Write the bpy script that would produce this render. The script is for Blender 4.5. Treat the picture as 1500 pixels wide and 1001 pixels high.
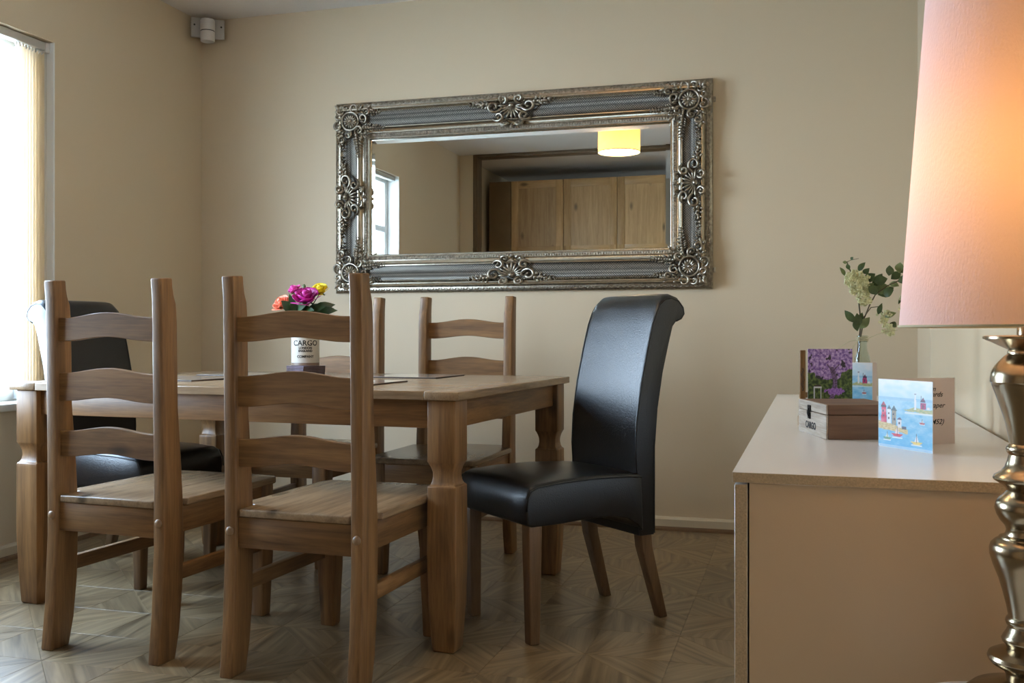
import bpy, bmesh, math, random
import numpy as np
from mathutils import Vector, Matrix, noise as mnoise
R = math.radians
PI = math.pi
random.seed(7)
for o in list(bpy.data.objects): bpy.data.objects.remove(o)
scene = bpy.context.scene
col = scene.collection

# ------------------------------------------------------------------ camera, world, exposure
cam_d = bpy.data.cameras.new('camera'); cam = bpy.data.objects.new('camera', cam_d); col.objects.link(cam)
cam_d.sensor_width = 36; cam_d.lens = 1458 / 1500 * 36; cam_d.shift_y = -12.5 / 1500
cam_d.clip_start = 0.02
cam.location = (0, 0, .95); cam.rotation_euler = (R(90), 0, R(16.2))
scene.camera = cam
scene.view_settings.view_transform = 'Standard'; scene.view_settings.look = 'None'
scene.view_settings.gamma = 1; scene.view_settings.use_curve_mapping = False
scene.view_settings.exposure = 0.08
W = bpy.data.worlds.new('world'); scene.world = W; W.use_nodes = True
nt = W.node_tree; bg = nt.nodes['Background']
tc = nt.nodes.new('ShaderNodeTexCoord'); sp = nt.nodes.new('ShaderNodeSeparateXYZ'); rp = nt.nodes.new('ShaderNodeValToRGB')
nt.links.new(tc.outputs['Generated'], sp.inputs[0]); nt.links.new(sp.outputs['Z'], rp.inputs['Fac'])
rp.color_ramp.elements[0].position = 0; rp.color_ramp.elements[0].color = (.68, .82, 1, 1)
rp.color_ramp.elements[1].position = .8; rp.color_ramp.elements[1].color = (.48, .68, 1, 1)
nt.links.new(rp.outputs['Color'], bg.inputs['Color'])
bg.inputs['Strength'].default_value = 30.0
# daylight portal in the window opening (guides sampling of the sky, gives no light itself)
pl = bpy.data.lights.new('window_portal', 'AREA'); pl.shape = 'RECTANGLE'; pl.size = 1.55; pl.size_y = 1.68
po = bpy.data.objects.new('window_portal', pl); col.objects.link(po)
po.location = (-3.40, 2.84, 1.45); po.rotation_euler = (0, R(-90), 0); pl.cycles.is_portal = True

pl2 = bpy.data.lights.new('added_window_portal', 'AREA'); pl2.shape = 'RECTANGLE'; pl2.size = .8; pl2.size_y = .5  # sampling portal for the added kitchen window
po2 = bpy.data.objects.new('added_window_portal', pl2); col.objects.link(po2)
po2.location = (1.28, -.85, 1.7); po2.rotation_euler = (0, R(90), 0); pl2.cycles.is_portal = True

# ------------------------------------------------------------------ materials
def lin(c):
    return tuple(((x / 255) / 12.92 if x / 255 <= .04045 else ((x / 255 + .055) / 1.055) ** 2.4) for x in c)
def newmat(name):
    m = bpy.data.materials.new(name); m.use_nodes = True
    return m, m.node_tree.nodes, m.node_tree.links, m.node_tree.nodes['Principled BSDF']
def plain(name, rgb, rough=.5, metal=0, spec=.5, bump=0, bscale=200, emit=None, estr=0, coat=0, var=0, vscale=6, anis=0):
    m, n, l, b = newmat(name); c = lin(rgb) + (1,)
    b.inputs['Base Color'].default_value = c; b.inputs['Roughness'].default_value = rough
    b.inputs['Metallic'].default_value = metal; b.inputs['Specular IOR Level'].default_value = spec
    b.inputs['Coat Weight'].default_value = coat
    if anis: b.inputs['Anisotropic'].default_value = anis
    if emit: b.inputs['Emission Color'].default_value = lin(emit) + (1,); b.inputs['Emission Strength'].default_value = estr
    t = n.new('ShaderNodeTexCoord')
    if bump:
        x = n.new('ShaderNodeTexNoise'); x.inputs['Scale'].default_value = bscale; x.inputs['Detail'].default_value = 3
        l.new(t.outputs['Object'], x.inputs['Vector'])
        bp = n.new('ShaderNodeBump'); bp.inputs['Strength'].default_value = bump; bp.inputs['Distance'].default_value = .002
        l.new(x.outputs['Fac'], bp.inputs['Height']); l.new(bp.outputs[0], b.inputs['Normal'])
    if var:
        x = n.new('ShaderNodeTexNoise'); x.inputs['Scale'].default_value = vscale; x.inputs['Detail'].default_value = 5
        l.new(t.outputs['Object'], x.inputs['Vector'])
        r = n.new('ShaderNodeValToRGB')
        r.color_ramp.elements[0].position = .3; r.color_ramp.elements[1].position = .7
        r.color_ramp.elements[0].color = tuple(v * (1 - var) for v in c[:3]) + (1,)
        r.color_ramp.elements[1].color = tuple(min(1, v * (1 + var)) for v in c[:3]) + (1,)
        l.new(x.outputs['Fac'], r.inputs['Fac']); l.new(r.outputs['Color'], b.inputs['Base Color'])
    return m
def wood(name, axis, dark, light, rough=.45, scale=28, knots=True, coords='Object', spec=.5):
    m, n, l, b = newmat(name)
    t = n.new('ShaderNodeTexCoord'); oi = n.new('ShaderNodeObjectInfo')
    add = n.new('ShaderNodeVectorMath'); add.operation = 'MULTIPLY_ADD'
    cmb = n.new('ShaderNodeCombineXYZ')
    for k in range(3): l.new(oi.outputs['Random'], cmb.inputs[k])
    add.inputs[1].default_value = (1, 1, 1)
    sc = n.new('ShaderNodeVectorMath'); sc.operation = 'SCALE'; sc.inputs['Scale'].default_value = 7.3
    l.new(cmb.outputs[0], sc.inputs[0]); l.new(t.outputs[coords], add.inputs[0]); l.new(sc.outputs[0], add.inputs[2])
    mp = n.new('ShaderNodeMapping'); s = [1, 1, 1]; s['xyz'.index(axis)] = .07; mp.inputs['Scale'].default_value = s
    l.new(add.outputs[0], mp.inputs['Vector'])
    no = n.new('ShaderNodeTexNoise'); no.inputs['Scale'].default_value = scale; no.inputs['Detail'].default_value = 6
    no.inputs['Roughness'].default_value = .6; no.inputs['Distortion'].default_value = .6
    l.new(mp.outputs[0], no.inputs['Vector'])
    fine = n.new('ShaderNodeTexNoise'); fine.inputs['Scale'].default_value = scale * 7; fine.inputs['Detail'].default_value = 3
    l.new(mp.outputs[0], fine.inputs['Vector'])
    mx = n.new('ShaderNodeMath'); mx.operation = 'MULTIPLY_ADD'; mx.inputs[1].default_value = .35; 
    l.new(fine.outputs['Fac'], mx.inputs[0]); l.new(no.outputs['Fac'], mx.inputs[2])
    r = n.new('ShaderNodeValToRGB'); r.color_ramp.elements[0].position = .40; r.color_ramp.elements[1].position = .92
    r.color_ramp.elements[0].color = lin(dark) + (1,); r.color_ramp.elements[1].color = lin(light) + (1,)
    l.new(mx.outputs[0], r.inputs['Fac'])
    out = r.outputs['Color']
    # tint per board
    hs = n.new('ShaderNodeHueSaturation'); rm = n.new('ShaderNodeMapRange')
    rm.inputs['To Min'].default_value = .86; rm.inputs['To Max'].default_value = 1.12
    l.new(oi.outputs['Random'], rm.inputs['Value']); l.new(rm.outputs[0], hs.inputs['Value']); l.new(out, hs.inputs['Color'])
    out = hs.outputs['Color']
    if knots:
        mk = n.new('ShaderNodeMapping'); s2 = [1, 1, 1]; s2['xyz'.index(axis)] = .45; mk.inputs['Scale'].default_value = s2
        l.new(add.outputs[0], mk.inputs['Vector'])
        v = n.new('ShaderNodeTexVoronoi'); v.inputs['Scale'].default_value = 6.5
        l.new(mk.outputs[0], v.inputs['Vector'])
        kr = n.new('ShaderNodeValToRGB'); kr.color_ramp.elements[0].position = .06; kr.color_ramp.elements[1].position = .17
        kr.color_ramp.elements[0].color = (.22, .22, .22, 1); kr.color_ramp.elements[1].color = (1, 1, 1, 1)
        l.new(v.outputs['Distance'], kr.inputs['Fac'])
        mu = n.new('ShaderNodeMixRGB'); mu.blend_type = 'MULTIPLY'; mu.inputs['Fac'].default_value = .85
        l.new(out, mu.inputs['Color1']); l.new(kr.outputs['Color'], mu.inputs['Color2']); out = mu.outputs['Color']
    l.new(out, b.inputs['Base Color'])
    b.inputs['Roughness'].default_value = rough; b.inputs['Specular IOR Level'].default_value = spec
    bp = n.new('ShaderNodeBump'); bp.inputs['Strength'].default_value = .25; bp.inputs['Distance'].default_value = .001
    l.new(mx.outputs[0], bp.inputs['Height']); l.new(bp.outputs[0], b.inputs['Normal'])
    return m
PD, PL_ = (88, 60, 35), (158, 116, 72)
pineX = wood('pine_x', 'x', PD, PL_, rough=.42); pineY = wood('pine_y', 'y', PD, PL_, rough=.42); pineZ = wood('pine_z', 'z', PD, PL_, rough=.42)
topX = wood('table_top_pine', 'x', (112, 90, 68), (168, 140, 108), rough=.27); topY = wood('table_end_pine', 'y', (112, 90, 68), (168, 140, 108), rough=.27)
doorpine = wood('clear_pine_z', 'z', (170, 130, 84), (214, 176, 124), rough=.4)
doorpineX = wood('clear_pine_x', 'x', (170, 130, 84), (214, 176, 124), rough=.4)
legwood = wood('chair_leg_wood', 'z', (90, 66, 42), (136, 104, 72), knots=False)
brownwood = wood('dark_frame_wood', 'z', (84, 64, 44), (120, 96, 66), knots=False)
brownwoodX = wood('dark_frame_wood_x', 'x', (84, 64, 44), (120, 96, 66), knots=False)
boxdark = wood('box_dark_wood', 'x', (92, 66, 50), (146, 114, 88), knots=False, rough=.6)
boxpale = wood('box_whitewashed', 'x', (140, 122, 102), (206, 196, 182), knots=False, rough=.7, scale=60)
standwood = wood('photo_stand_wood', 'z', (120, 84, 40), (168, 124, 66), knots=False)
beadwood = wood('skirting_bead_wood', 'x', (92, 66, 42), (124, 94, 62), knots=False)
wallm = plain('wall_paint', (211, 192, 163), .5, bump=.22, bscale=260, spec=.35)
wallgloss = plain('wall_paint_satin', (208, 190, 162), .2, bump=.03, bscale=40, spec=.5)
ceilm = plain('ceiling_paint', (222, 214, 206), .8, bump=.5, bscale=90)
skirtm = plain('skirting_paint', (208, 194, 168), .35)
upvc = plain('white_upvc', (235, 236, 236), .3)
sillm = plain('sill_paint', (226, 222, 212), .35)
vane = plain('blind_fabric', (232, 214, 168), .8, bump=.2, bscale=500)
vane.node_tree.nodes['Principled BSDF'].inputs['Transmission Weight'].default_value = 0
weightm = plain('blind_weight', (120, 118, 112), .6)
railm = plain('head_rail_aluminium', (196, 192, 184), .35)
grassm = plain('pale_paving', (190, 190, 182), .9)
leather = plain('black_leather', (12, 12, 14), .30, spec=.5, bump=.5, bscale=300, coat=.28)
leather.node_tree.nodes['Principled BSDF'].inputs['Coat Roughness'].default_value = .26
piping = plain('black_leather_piping', (12, 12, 14), .35)
silver = plain('antique_silver', (166, 158, 144), .3, metal=1, var=.35, vscale=70, bump=.25, bscale=160)
silverlight = plain('antique_silver_smooth', (182, 174, 158), .26, metal=1, var=.12, vscale=30)
mirrorm = plain('mirror_glass', (224, 226, 222), .0, metal=1)
brass = plain('brushed_pewter_brass', (160, 146, 122), .2, metal=1, bump=.05, bscale=900, anis=.4)
melam = plain('white_melamine', (226, 219, 212), .28, spec=.5)
melend = plain('melamine_end_warm_lit', (220, 194, 164), .42, bump=.06, bscale=300, spec=.4)  # white melamine end with warm lamplight put into its colour
chip = plain('chipboard_edge', (198, 176, 146), .6, bump=.5, bscale=420, var=.15, vscale=380)
whitepaint = plain('white_table_paint', (232, 228, 222), .35)
plastic = plain('grey_plastic', (176, 170, 164), .45); plasticw = plain('pale_plastic', (206, 200, 194), .4)
darkm = plain('dark_metal', (40, 36, 34), .4, metal=.8); screwm = plain('screw_dark', (70, 66, 62), .4, metal=.7)
boltm = plain('peg_wood', (150, 118, 86), .4)
matm = plain('placemat_gloss', (186, 172, 158), .12, var=.3, vscale=14, coat=.5); matedge = plain('placemat_edge', (46, 28, 20), .5)
coastm = plain('coaster_dark', (62, 46, 40), .4); coastl = plain('coaster_face', (168, 150, 176), .2, var=.4, vscale=40)
cerm = plain('white_enamel', (206, 200, 190), .28); cerd = plain('enamel_brown_base', (120, 100, 84), .4)
ink = plain('black_ink', (30, 26, 24), .6)
papi = plain('card_inside', (228, 214, 206), .7); papw = plain('card_white', (238, 238, 236), .6)
pm = plain('rose_magenta', (176, 24, 128), .5, var=.35, vscale=40); pk = plain('rose_coral', (244, 130, 100), .5, var=.25, vscale=40); py_ = plain('rose_yellow', (246, 214, 40), .5, var=.15, vscale=40)
pm2 = plain('rose_magenta_pale', (214, 70, 160), .5, var=.3, vscale=40)
leafm = plain('dark_leaf', (34, 62, 26), .4, var=.4, vscale=30); leafp = plain('leaf_green', (74, 92, 52), .45, var=.35, vscale=50)
leafl = plain('leaf_light', (120, 134, 88), .45, var=.25, vscale=50)
stemm = plain('stem_brown', (92, 80, 56), .6); blossom = plain('cream_blossom', (216, 214, 168), .6, var=.2, vscale=60)
twine = plain('pale_twine', (196, 184, 150), .8)
kitchenw = plain('kitchen_wall', (176, 164, 146), .6)
drkpan = plain('brown_side_panel', (132, 106, 74), .55, var=.1)
blackm = plain('black_rubber', (14, 14, 14), .6)
# pendant and lamp shades
def shade_mat(name, rgb, trans, tl=.5):
    m, n, l, b = newmat(name)
    out = n['Material Output']; d = n.new('ShaderNodeBsdfDiffuse'); t = n.new('ShaderNodeBsdfTranslucent'); mx = n.new('ShaderNodeMixShader')
    d.inputs['Color'].default_value = lin(rgb) + (1,); t.inputs['Color'].default_value = lin(trans) + (1,); mx.inputs[0].default_value = tl
    tx = n.new('ShaderNodeTexCoord'); no = n.new('ShaderNodeTexNoise'); no.inputs['Scale'].default_value = 420; no.inputs['Detail'].default_value = 2
    mp = n.new('ShaderNodeMapping'); mp.inputs['Scale'].default_value = (1, 1, .4)
    l.new(tx.outputs['Object'], mp.inputs[0]); l.new(mp.outputs[0], no.inputs['Vector'])
    bp = n.new('ShaderNodeBump'); bp.inputs['Strength'].default_value = .4; bp.inputs['Distance'].default_value = .002
    l.new(no.outputs['Fac'], bp.inputs['Height']); l.new(bp.outputs[0], d.inputs['Normal'])
    l.new(d.outputs[0], mx.inputs[1]); l.new(t.outputs[0], mx.inputs[2]); l.new(mx.outputs[0], out.inputs['Surface'])
    return m
shadem = shade_mat('lilac_linen_shade', (224, 212, 220), (246, 200, 146), .30)
pendm = shade_mat('woven_pendant_shade', (186, 156, 108), (214, 176, 122), .3)
blindt = shade_mat('blind_vane_fabric', (248, 238, 224), (252, 244, 230), .55)
bulbm = plain('bulb_glow', (255, 255, 255), emit=(255, 214, 150), estr=25)
diffm = plain('lit_diffuser', (255, 255, 255), emit=(255, 226, 180), estr=26)
pbulbm = plain('pendant_bulb_glow', (255, 255, 255), emit=(255, 220, 160), estr=25)
def glassy(name, tint, gloss=.08, alpha=.9):
    m, n, l, b = newmat(name); out = n['Material Output']
    t = n.new('ShaderNodeBsdfTransparent'); t.inputs[0].default_value = tint + (1,)
    g = n.new('ShaderNodeBsdfGlossy'); g.inputs['Roughness'].default_value = .02
    f = n.new('ShaderNodeLayerWeight'); f.inputs['Blend'].default_value = .5
    pw = n.new('ShaderNodeMath'); pw.operation = 'POWER'; pw.inputs[1].default_value = 4; l.new(f.outputs['Facing'], pw.inputs[0])
    ml = n.new('ShaderNodeMath'); ml.operation = 'MULTIPLY_ADD'; ml.inputs[1].default_value = .5; ml.inputs[2].default_value = .03; l.new(pw.outputs[0], ml.inputs[0])
    mx = n.new('ShaderNodeMixShader'); l.new(ml.outputs[0], mx.inputs[0]); l.new(t.outputs[0], mx.inputs[1]); l.new(g.outputs[0], mx.inputs[2])
    l.new(mx.outputs[0], out.inputs['Surface']); return m
paneglass = glassy('window_glass', (.97, .99, .98)); bottleglass = glassy('bottle_glass', (.90, .94, .92))
# lattice cove of the mirror frame
def lattice_mat():
    m, n, l, b = newmat('lattice_silver')
    t = n.new('ShaderNodeTexCoord'); mp = n.new('ShaderNodeMapping'); mp.inputs['Rotation'].default_value = (0, R(45), 0)
    l.new(t.outputs['Object'], mp.inputs[0])
    v = n.new('ShaderNodeTexChecker'); v.inputs['Scale'].default_value = 240
    vo = n.new('ShaderNodeTexVoronoi'); vo.inputs['Scale'].default_value = 120; vo.inputs['Randomness'].default_value = .1
    l.new(mp.outputs[0], vo.inputs['Vector'])
    r = n.new('ShaderNodeValToRGB'); r.color_ramp.elements[0].color = lin((136, 131, 122)) + (1,); r.color_ramp.elements[1].color = lin((66, 64, 60)) + (1,)
    r.color_ramp.elements[0].position = .2; r.color_ramp.elements[1].position = .6
    l.new(vo.outputs['Distance'], r.inputs['Fac']); l.new(r.outputs['Color'], b.inputs['Base Color'])
    b.inputs['Metallic'].default_value = .9; b.inputs['Roughness'].default_value = .42
    bp = n.new('ShaderNodeBump'); bp.invert = True; bp.inputs['Strength'].default_value = .7; bp.inputs['Distance'].default_value = .002
    l.new(vo.outputs['Distance'], bp.inputs['Height']); l.new(bp.outputs[0], b.inputs['Normal']); return m
lattice = lattice_mat()
def floor_mat():
    m, n, l, b = newmat('parquet_laminate')
    uv = n.new('ShaderNodeUVMap'); uv.uv_map = 'UVMap'; oi = n.new('ShaderNodeObjectInfo'); at = n.new('ShaderNodeAttribute'); at.attribute_name = 'tint'
    sm = n.new('ShaderNodeMath'); sm.operation = 'ADD'; l.new(oi.outputs['Random'], sm.inputs[0]); l.new(at.outputs['Fac'], sm.inputs[1])
    fr = n.new('ShaderNodeMath'); fr.operation = 'FRACT'; l.new(sm.outputs[0], fr.inputs[0])
    cmb = n.new('ShaderNodeCombineXYZ'); mm = n.new('ShaderNodeMath'); mm.operation = 'MULTIPLY'; mm.inputs[1].default_value = 19
    l.new(fr.outputs[0], mm.inputs[0]); l.new(mm.outputs[0], cmb.inputs[0]); l.new(mm.outputs[0], cmb.inputs[1])
    add = n.new('ShaderNodeVectorMath'); l.new(uv.outputs[0], add.inputs[0]); l.new(cmb.outputs[0], add.inputs[1])
    mp = n.new('ShaderNodeMapping'); mp.inputs['Scale'].default_value = (.06, 1, 1); l.new(add.outputs[0], mp.inputs[0])
    no = n.new('ShaderNodeTexNoise'); no.inputs['Scale'].default_value = 45; no.inputs['Detail'].default_value = 6; no.inputs['Distortion'].default_value = .5
    l.new(mp.outputs[0], no.inputs['Vector'])
    # strips of the print inside a wedge
    mp2 = n.new('ShaderNodeMapping'); mp2.inputs['Scale'].default_value = (.001, 1, 1); l.new(add.outputs[0], mp2.inputs[0])
    vo = n.new('ShaderNodeTexVoronoi'); vo.inputs['Scale'].default_value = 10; l.new(mp2.outputs[0], vo.inputs['Vector'])
    r = n.new('ShaderNodeValToRGB'); r.color_ramp.elements[0].position = .28; r.color_ramp.elements[1].position = .72
    r.color_ramp.elements[0].color = lin((94, 76, 52)) + (1,); r.color_ramp.elements[1].color = lin((162, 138, 104)) + (1,)
    l.new(no.outputs['Fac'], r.inputs['Fac'])
    hs = n.new('ShaderNodeHueSaturation'); rm = n.new('ShaderNodeMapRange'); rm.inputs['To Min'].default_value = .74; rm.inputs['To Max'].default_value = 1.18
    av = n.new('ShaderNodeMath'); av.operation = 'MULTIPLY_ADD'; av.inputs[1].default_value = .5
    hv = n.new('ShaderNodeMath'); hv.operation = 'MULTIPLY'; hv.inputs[1].default_value = .5
    l.new(fr.outputs[0], hv.inputs[0]); l.new(vo.outputs['Color'], av.inputs[0]); l.new(hv.outputs[0], av.inputs[2])
    l.new(av.outputs[0], rm.inputs['Value']); l.new(rm.outputs[0], hs.inputs['Value']); l.new(r.outputs['Color'], hs.inputs['Color'])
    l.new(hs.outputs['Color'], b.inputs['Base Color']); b.inputs['Roughness'].default_value = .30; b.inputs['Specular IOR Level'].default_value = .5
    bp = n.new('ShaderNodeBump'); bp.inputs['Strength'].default_value = .15; bp.inputs['Distance'].default_value = .001
    l.new(no.outputs['Fac'], bp.inputs['Height']); l.new(bp.outputs[0], b.inputs['Normal']); return m
floorm = floor_mat()
def paint_mat():
    m, n, l, b = newmat('printed_picture'); a = n.new('ShaderNodeAttribute'); a.attribute_name = 'Col'
    l.new(a.outputs['Color'], b.inputs['Base Color']); b.inputs['Roughness'].default_value = .35; return m
printm = paint_mat()

# ------------------------------------------------------------------ mesh helpers
class MB:
    def __init__(s): s.v = []; s.f = []
    def add(s, vs, fs, M=None):
        o = len(s.v)
        s.v += [tuple(M @ Vector(p)) if M else tuple(p) for p in vs]; s.f += [tuple(o + i for i in f) for f in fs]; return s
    def box(s, x0, x1, y0, y1, z0, z1, M=None):
        return s.add([(x0, y0, z0), (x1, y0, z0), (x1, y1, z0), (x0, y1, z0), (x0, y0, z1), (x1, y0, z1), (x1, y1, z1), (x0, y1, z1)],
                     [(0, 3, 2, 1), (4, 5, 6, 7), (0, 1, 5, 4), (1, 2, 6, 5), (2, 3, 7, 6), (3, 0, 4, 7)], M)
    def loft(s, rings, cap=True, close=True, M=None):
        n = len(rings[0]); vs = [p for r in rings for p in r]; fs = []
        for k in range(len(rings) - 1):
            for i in range(n if close else n - 1):
                j = (i + 1) % n; fs.append((k * n + i, k * n + j, (k + 1) * n + j, (k + 1) * n + i))
        if cap: fs.append(tuple(reversed(range(n)))); fs.append(tuple((len(rings) - 1) * n + i for i in range(n)))
        return s.add(vs, fs, M)
    def extr(s, outline, a0, a1, axis='x', M=None):
        def P(p, a):
            return (a, p[0], p[1]) if axis == 'x' else ((p[0], a, p[1]) if axis == 'y' else (p[0], p[1], a))
        return s.loft([[P(p, a0) for p in outline], [P(p, a1) for p in outline]], M=M)
    def lathe(s, prof, n=32, c=(0, 0, 0), M=None, cap=True):
        return s.loft([[(c[0] + r * math.cos(2 * PI * i / n), c[1] + r * math.sin(2 * PI * i / n), c[2] + z) for i in range(n)] for r, z in prof], cap=cap, M=M)
    def tube(s, pts, rad, n=6, M=None):
        pts = [Vector(p) for p in pts]; rings = []
        if not hasattr(rad, '__len__'): rad = [rad] * len(pts)
        up = Vector((0, 0, 1)); t0 = (pts[1] - pts[0]).normalized()
        if abs(t0.dot(up)) > .9: up = Vector((0, 1, 0))
        a = t0.cross(up).normalized()
        for i, p in enumerate(pts):
            t = (pts[min(i + 1, len(pts) - 1)] - pts[max(i - 1, 0)]).normalized()
            a = (a - t * a.dot(t)).normalized(); b = t.cross(a)
            rings.append([tuple(p + (a * math.cos(2 * PI * k / n) + b * math.sin(2 * PI * k / n)) * rad[i]) for k in range(n)])
        return s.loft(rings, M=M)
    def blob(s, c, ax, ay, az, n=8, m=5, M=None):      # ellipsoid with half-axis vectors
        c, ax, ay, az = Vector(c), Vector(ax), Vector(ay), Vector(az); vs = []; fs = []
        vs.append(tuple(c - az))
        for j in range(1, m):
            ph = -PI / 2 + PI * j / m
            for i in range(n):
                th = 2 * PI * i / n
                vs.append(tuple(c + ax * math.cos(ph) * math.cos(th) + ay * math.cos(ph) * math.sin(th) + az * math.sin(ph)))
        vs.append(tuple(c + az)); L = len(vs) - 1
        for i in range(n): fs.append((0, 1 + (i + 1) % n, 1 + i))
        for j in range(m - 2):
            for i in range(n):
                a = 1 + j * n + i; b_ = 1 + j * n + (i + 1) % n; fs.append((a, b_, b_ + n, a + n))
        for i in range(n): fs.append((L, 1 + (m - 2) * n + i, 1 + (m - 2) * n + (i + 1) % n))
        return s.add(vs, fs, M)
    def build(s, name, mat, parent=None, bevel=0, smooth=False, seg=2, sub=0, M=None):
        me = bpy.data.meshes.new(name); me.from_pydata(s.v, [], s.f)
        if M is not None: me.transform(M)
        me.materials.append(mat); 
        bm = bmesh.new(); bm.from_mesh(me); bmesh.ops.recalc_face_normals(bm, faces=bm.faces); bm.to_mesh(me); bm.free()
        o = bpy.data.objects.new(name, me); col.objects.link(o)
        if parent: o.parent = parent
        if smooth:
            for p in me.polygons: p.use_smooth = True
            if smooth != 2: me.set_sharp_from_angle(angle=R(40))
        if bevel:
            b = o.modifiers.new('bevel', 'BEVEL'); b.width = bevel; b.segments = seg; b.limit_method = 'ANGLE'; b.angle_limit = R(38); b.harden_normals = False
            for p in me.polygons: p.use_smooth = True
            me.set_sharp_from_angle(angle=R(38)) if seg < 2 else None
        if sub:
            b = o.modifiers.new('sub', 'SUBSURF'); b.levels = b.render_levels = sub
        return o
def empty(name, loc=(0, 0, 0), rz=0):
    o = bpy.data.objects.new(name, None); col.objects.link(o); o.location = loc; o.rotation_euler = (0, 0, rz); o.empty_display_size = .1; return o
def tag(o, label, cat, group=None, kind=None):
    o['label'] = label; o['category'] = cat
    if group: o['group'] = group
    if kind: o['kind'] = kind
    return o
def struct(o, label=None):
    o['kind'] = 'structure'
    if label: o['label'] = label
    return o
def copy_tree(o, parent=None):
    c = o.copy(); col.objects.link(c); c.parent = parent
    for ch in [x for x in bpy.data.objects if x.parent == o]: copy_tree(ch, c)
    return c
def text_mb(s, size, align='CENTER', shear=0, ext=.0002, M=None, mb=None, spacing=1, offset=0):
    cu = bpy.data.curves.new('t', 'FONT'); cu.body = s; cu.size = size; cu.align_x = align; cu.shear = shear; cu.extrude = ext; cu.space_character = spacing
    cu.offset = offset; cu.resolution_u = 3
    ob = bpy.data.objects.new('t', cu); col.objects.link(ob); dg = bpy.context.evaluated_depsgraph_get(); dg.update()
    me = bpy.data.meshes.new_from_object(ob.evaluated_get(dg)); mb = mb or MB()
    mb.add([tuple(v.co) for v in me.vertices], [tuple(p.vertices) for p in me.polygons], M)
    bpy.data.objects.remove(ob); return mb

# ------------------------------------------------------------------ room shell
XL, YB, ZC, XR, XBR = -3.20, 4.83, 2.68, .505, .375
YW0, YW1, ZW0, ZW1 = 1.98, 3.695, .655, 2.245       # window opening in the left wall
YO = .45                                             # wall with the wide opening behind the table
fl = struct(MB().box(-3.45, 1.3, -1.75, YB + .2, -.12, -.004).build('floor', floorm))
mb = MB().box(-3.45, 1.3, -1.75, YB + .2, ZC, ZC + .12); struct(mb.build('ceiling', ceilm))
struct(MB().box(-3.45, 1.3, YB, YB + .2, -.12, ZC).build('wall_back', wallm))
mb = MB()
mb.box(XL - .25, XL, YW1, YB, -.12, ZC); mb.box(XL - .25, XL, -1.75, YW0, -.12, ZC)
mb.box(XL - .25, XL, YW0, YW1, -.12, ZW0 - .03); mb.box(XL - .25, XL, YW0, YW1, ZW1, ZC)
struct(mb.build('wall_left', wallm))
struct(MB().box(XR, XR + .25, 3.24, YB, -.12, ZC).box(XR, XR + .25, YO, 1.70, -.12, ZC).box(XR, XR + .25, 1.70, 3.24, -.12, ZC).build('wall_right', wallm))
struct(MB().box(XBR, XR, 1.70, 3.24, 0, ZC).build('trim_1', wallgloss, bevel=.004), 'chimney breast standing slightly proud of the right wall')
struct(MB().box(XL, -3.06, YO - .12, YO, 0, ZC).box(.42, XR, YO - .12, YO, 0, ZC).build('wall_front', wallm))
struct(MB().box(-3.2, .5, -1.75, -1.6, -.12, ZC).box(.5, 1.3, -1.75, -1.6, -.12, ZC).build('wall_kitchen', kitchenw))
struct(MB().box(1.15, 1.3, -1.6, -1.1, -.12, ZC).box(1.15, 1.3, -.6, YO, -.12, ZC).box(1.15, 1.3, -1.1, -.6, -.12, 1.3).box(1.15, 1.3, -1.1, -.6, 2.1, ZC).box(XR, 1.15, YO - .1, YO, -.12, ZC).build('wall_kitchen_side', kitchenw))  # opening made in the unseen side wall for the added window
struct(MB().box(-3.06, -3.015, YO - .13, YO + .012, 0, ZC).build('trim_2', brownwood, bevel=.003), 'brown upright of the wide opening')
struct(MB().box(-3.015, .42, YO - .13, YO + .012, ZC - .032, ZC).build('trim_3', brownwoodX, bevel=.003), 'brown header strip of the wide opening')
# skirting
def skirt(name, x0, x1, y0, y1, nx, ny):
    mb = MB()
    if ny: mb.extr([(y0, .0), (y0 - .016, .0), (y0 - .016, .052), (y0 - .01, .062), (y0, .064)], x0, x1, 'x')
    else: mb.extr([(x0, 0), (x0 + .016 * nx, 0), (x0 + .016 * nx, .052), (x0 + .01 * nx, .062), (x0, .064)], y0, y1, 'y')
    o = struct(mb.build(name, skirtm)); mb = MB()
    if ny: mb.extr([(y0 - .016, 0), (y0 - .034, 0), (y0 - .032, .009), (y0 - .026, .015), (y0 - .016, .018)], x0, x1, 'x')
    else: mb.extr([(x0 + .016 * nx, 0), (x0 + .034 * nx, 0), (x0 + .032 * nx, .009), (x0 + .026 * nx, .015), (x0 + .016 * nx, .018)], y0, y1, 'y')
    mb.build('floor_bead', beadwood, o)
skirt('baseboard_back', XL + .016, XR, YB, YB, 0, 1)
skirt('baseboard_left', XL, XL, YO, YB - .017, 1, 0)
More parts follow.
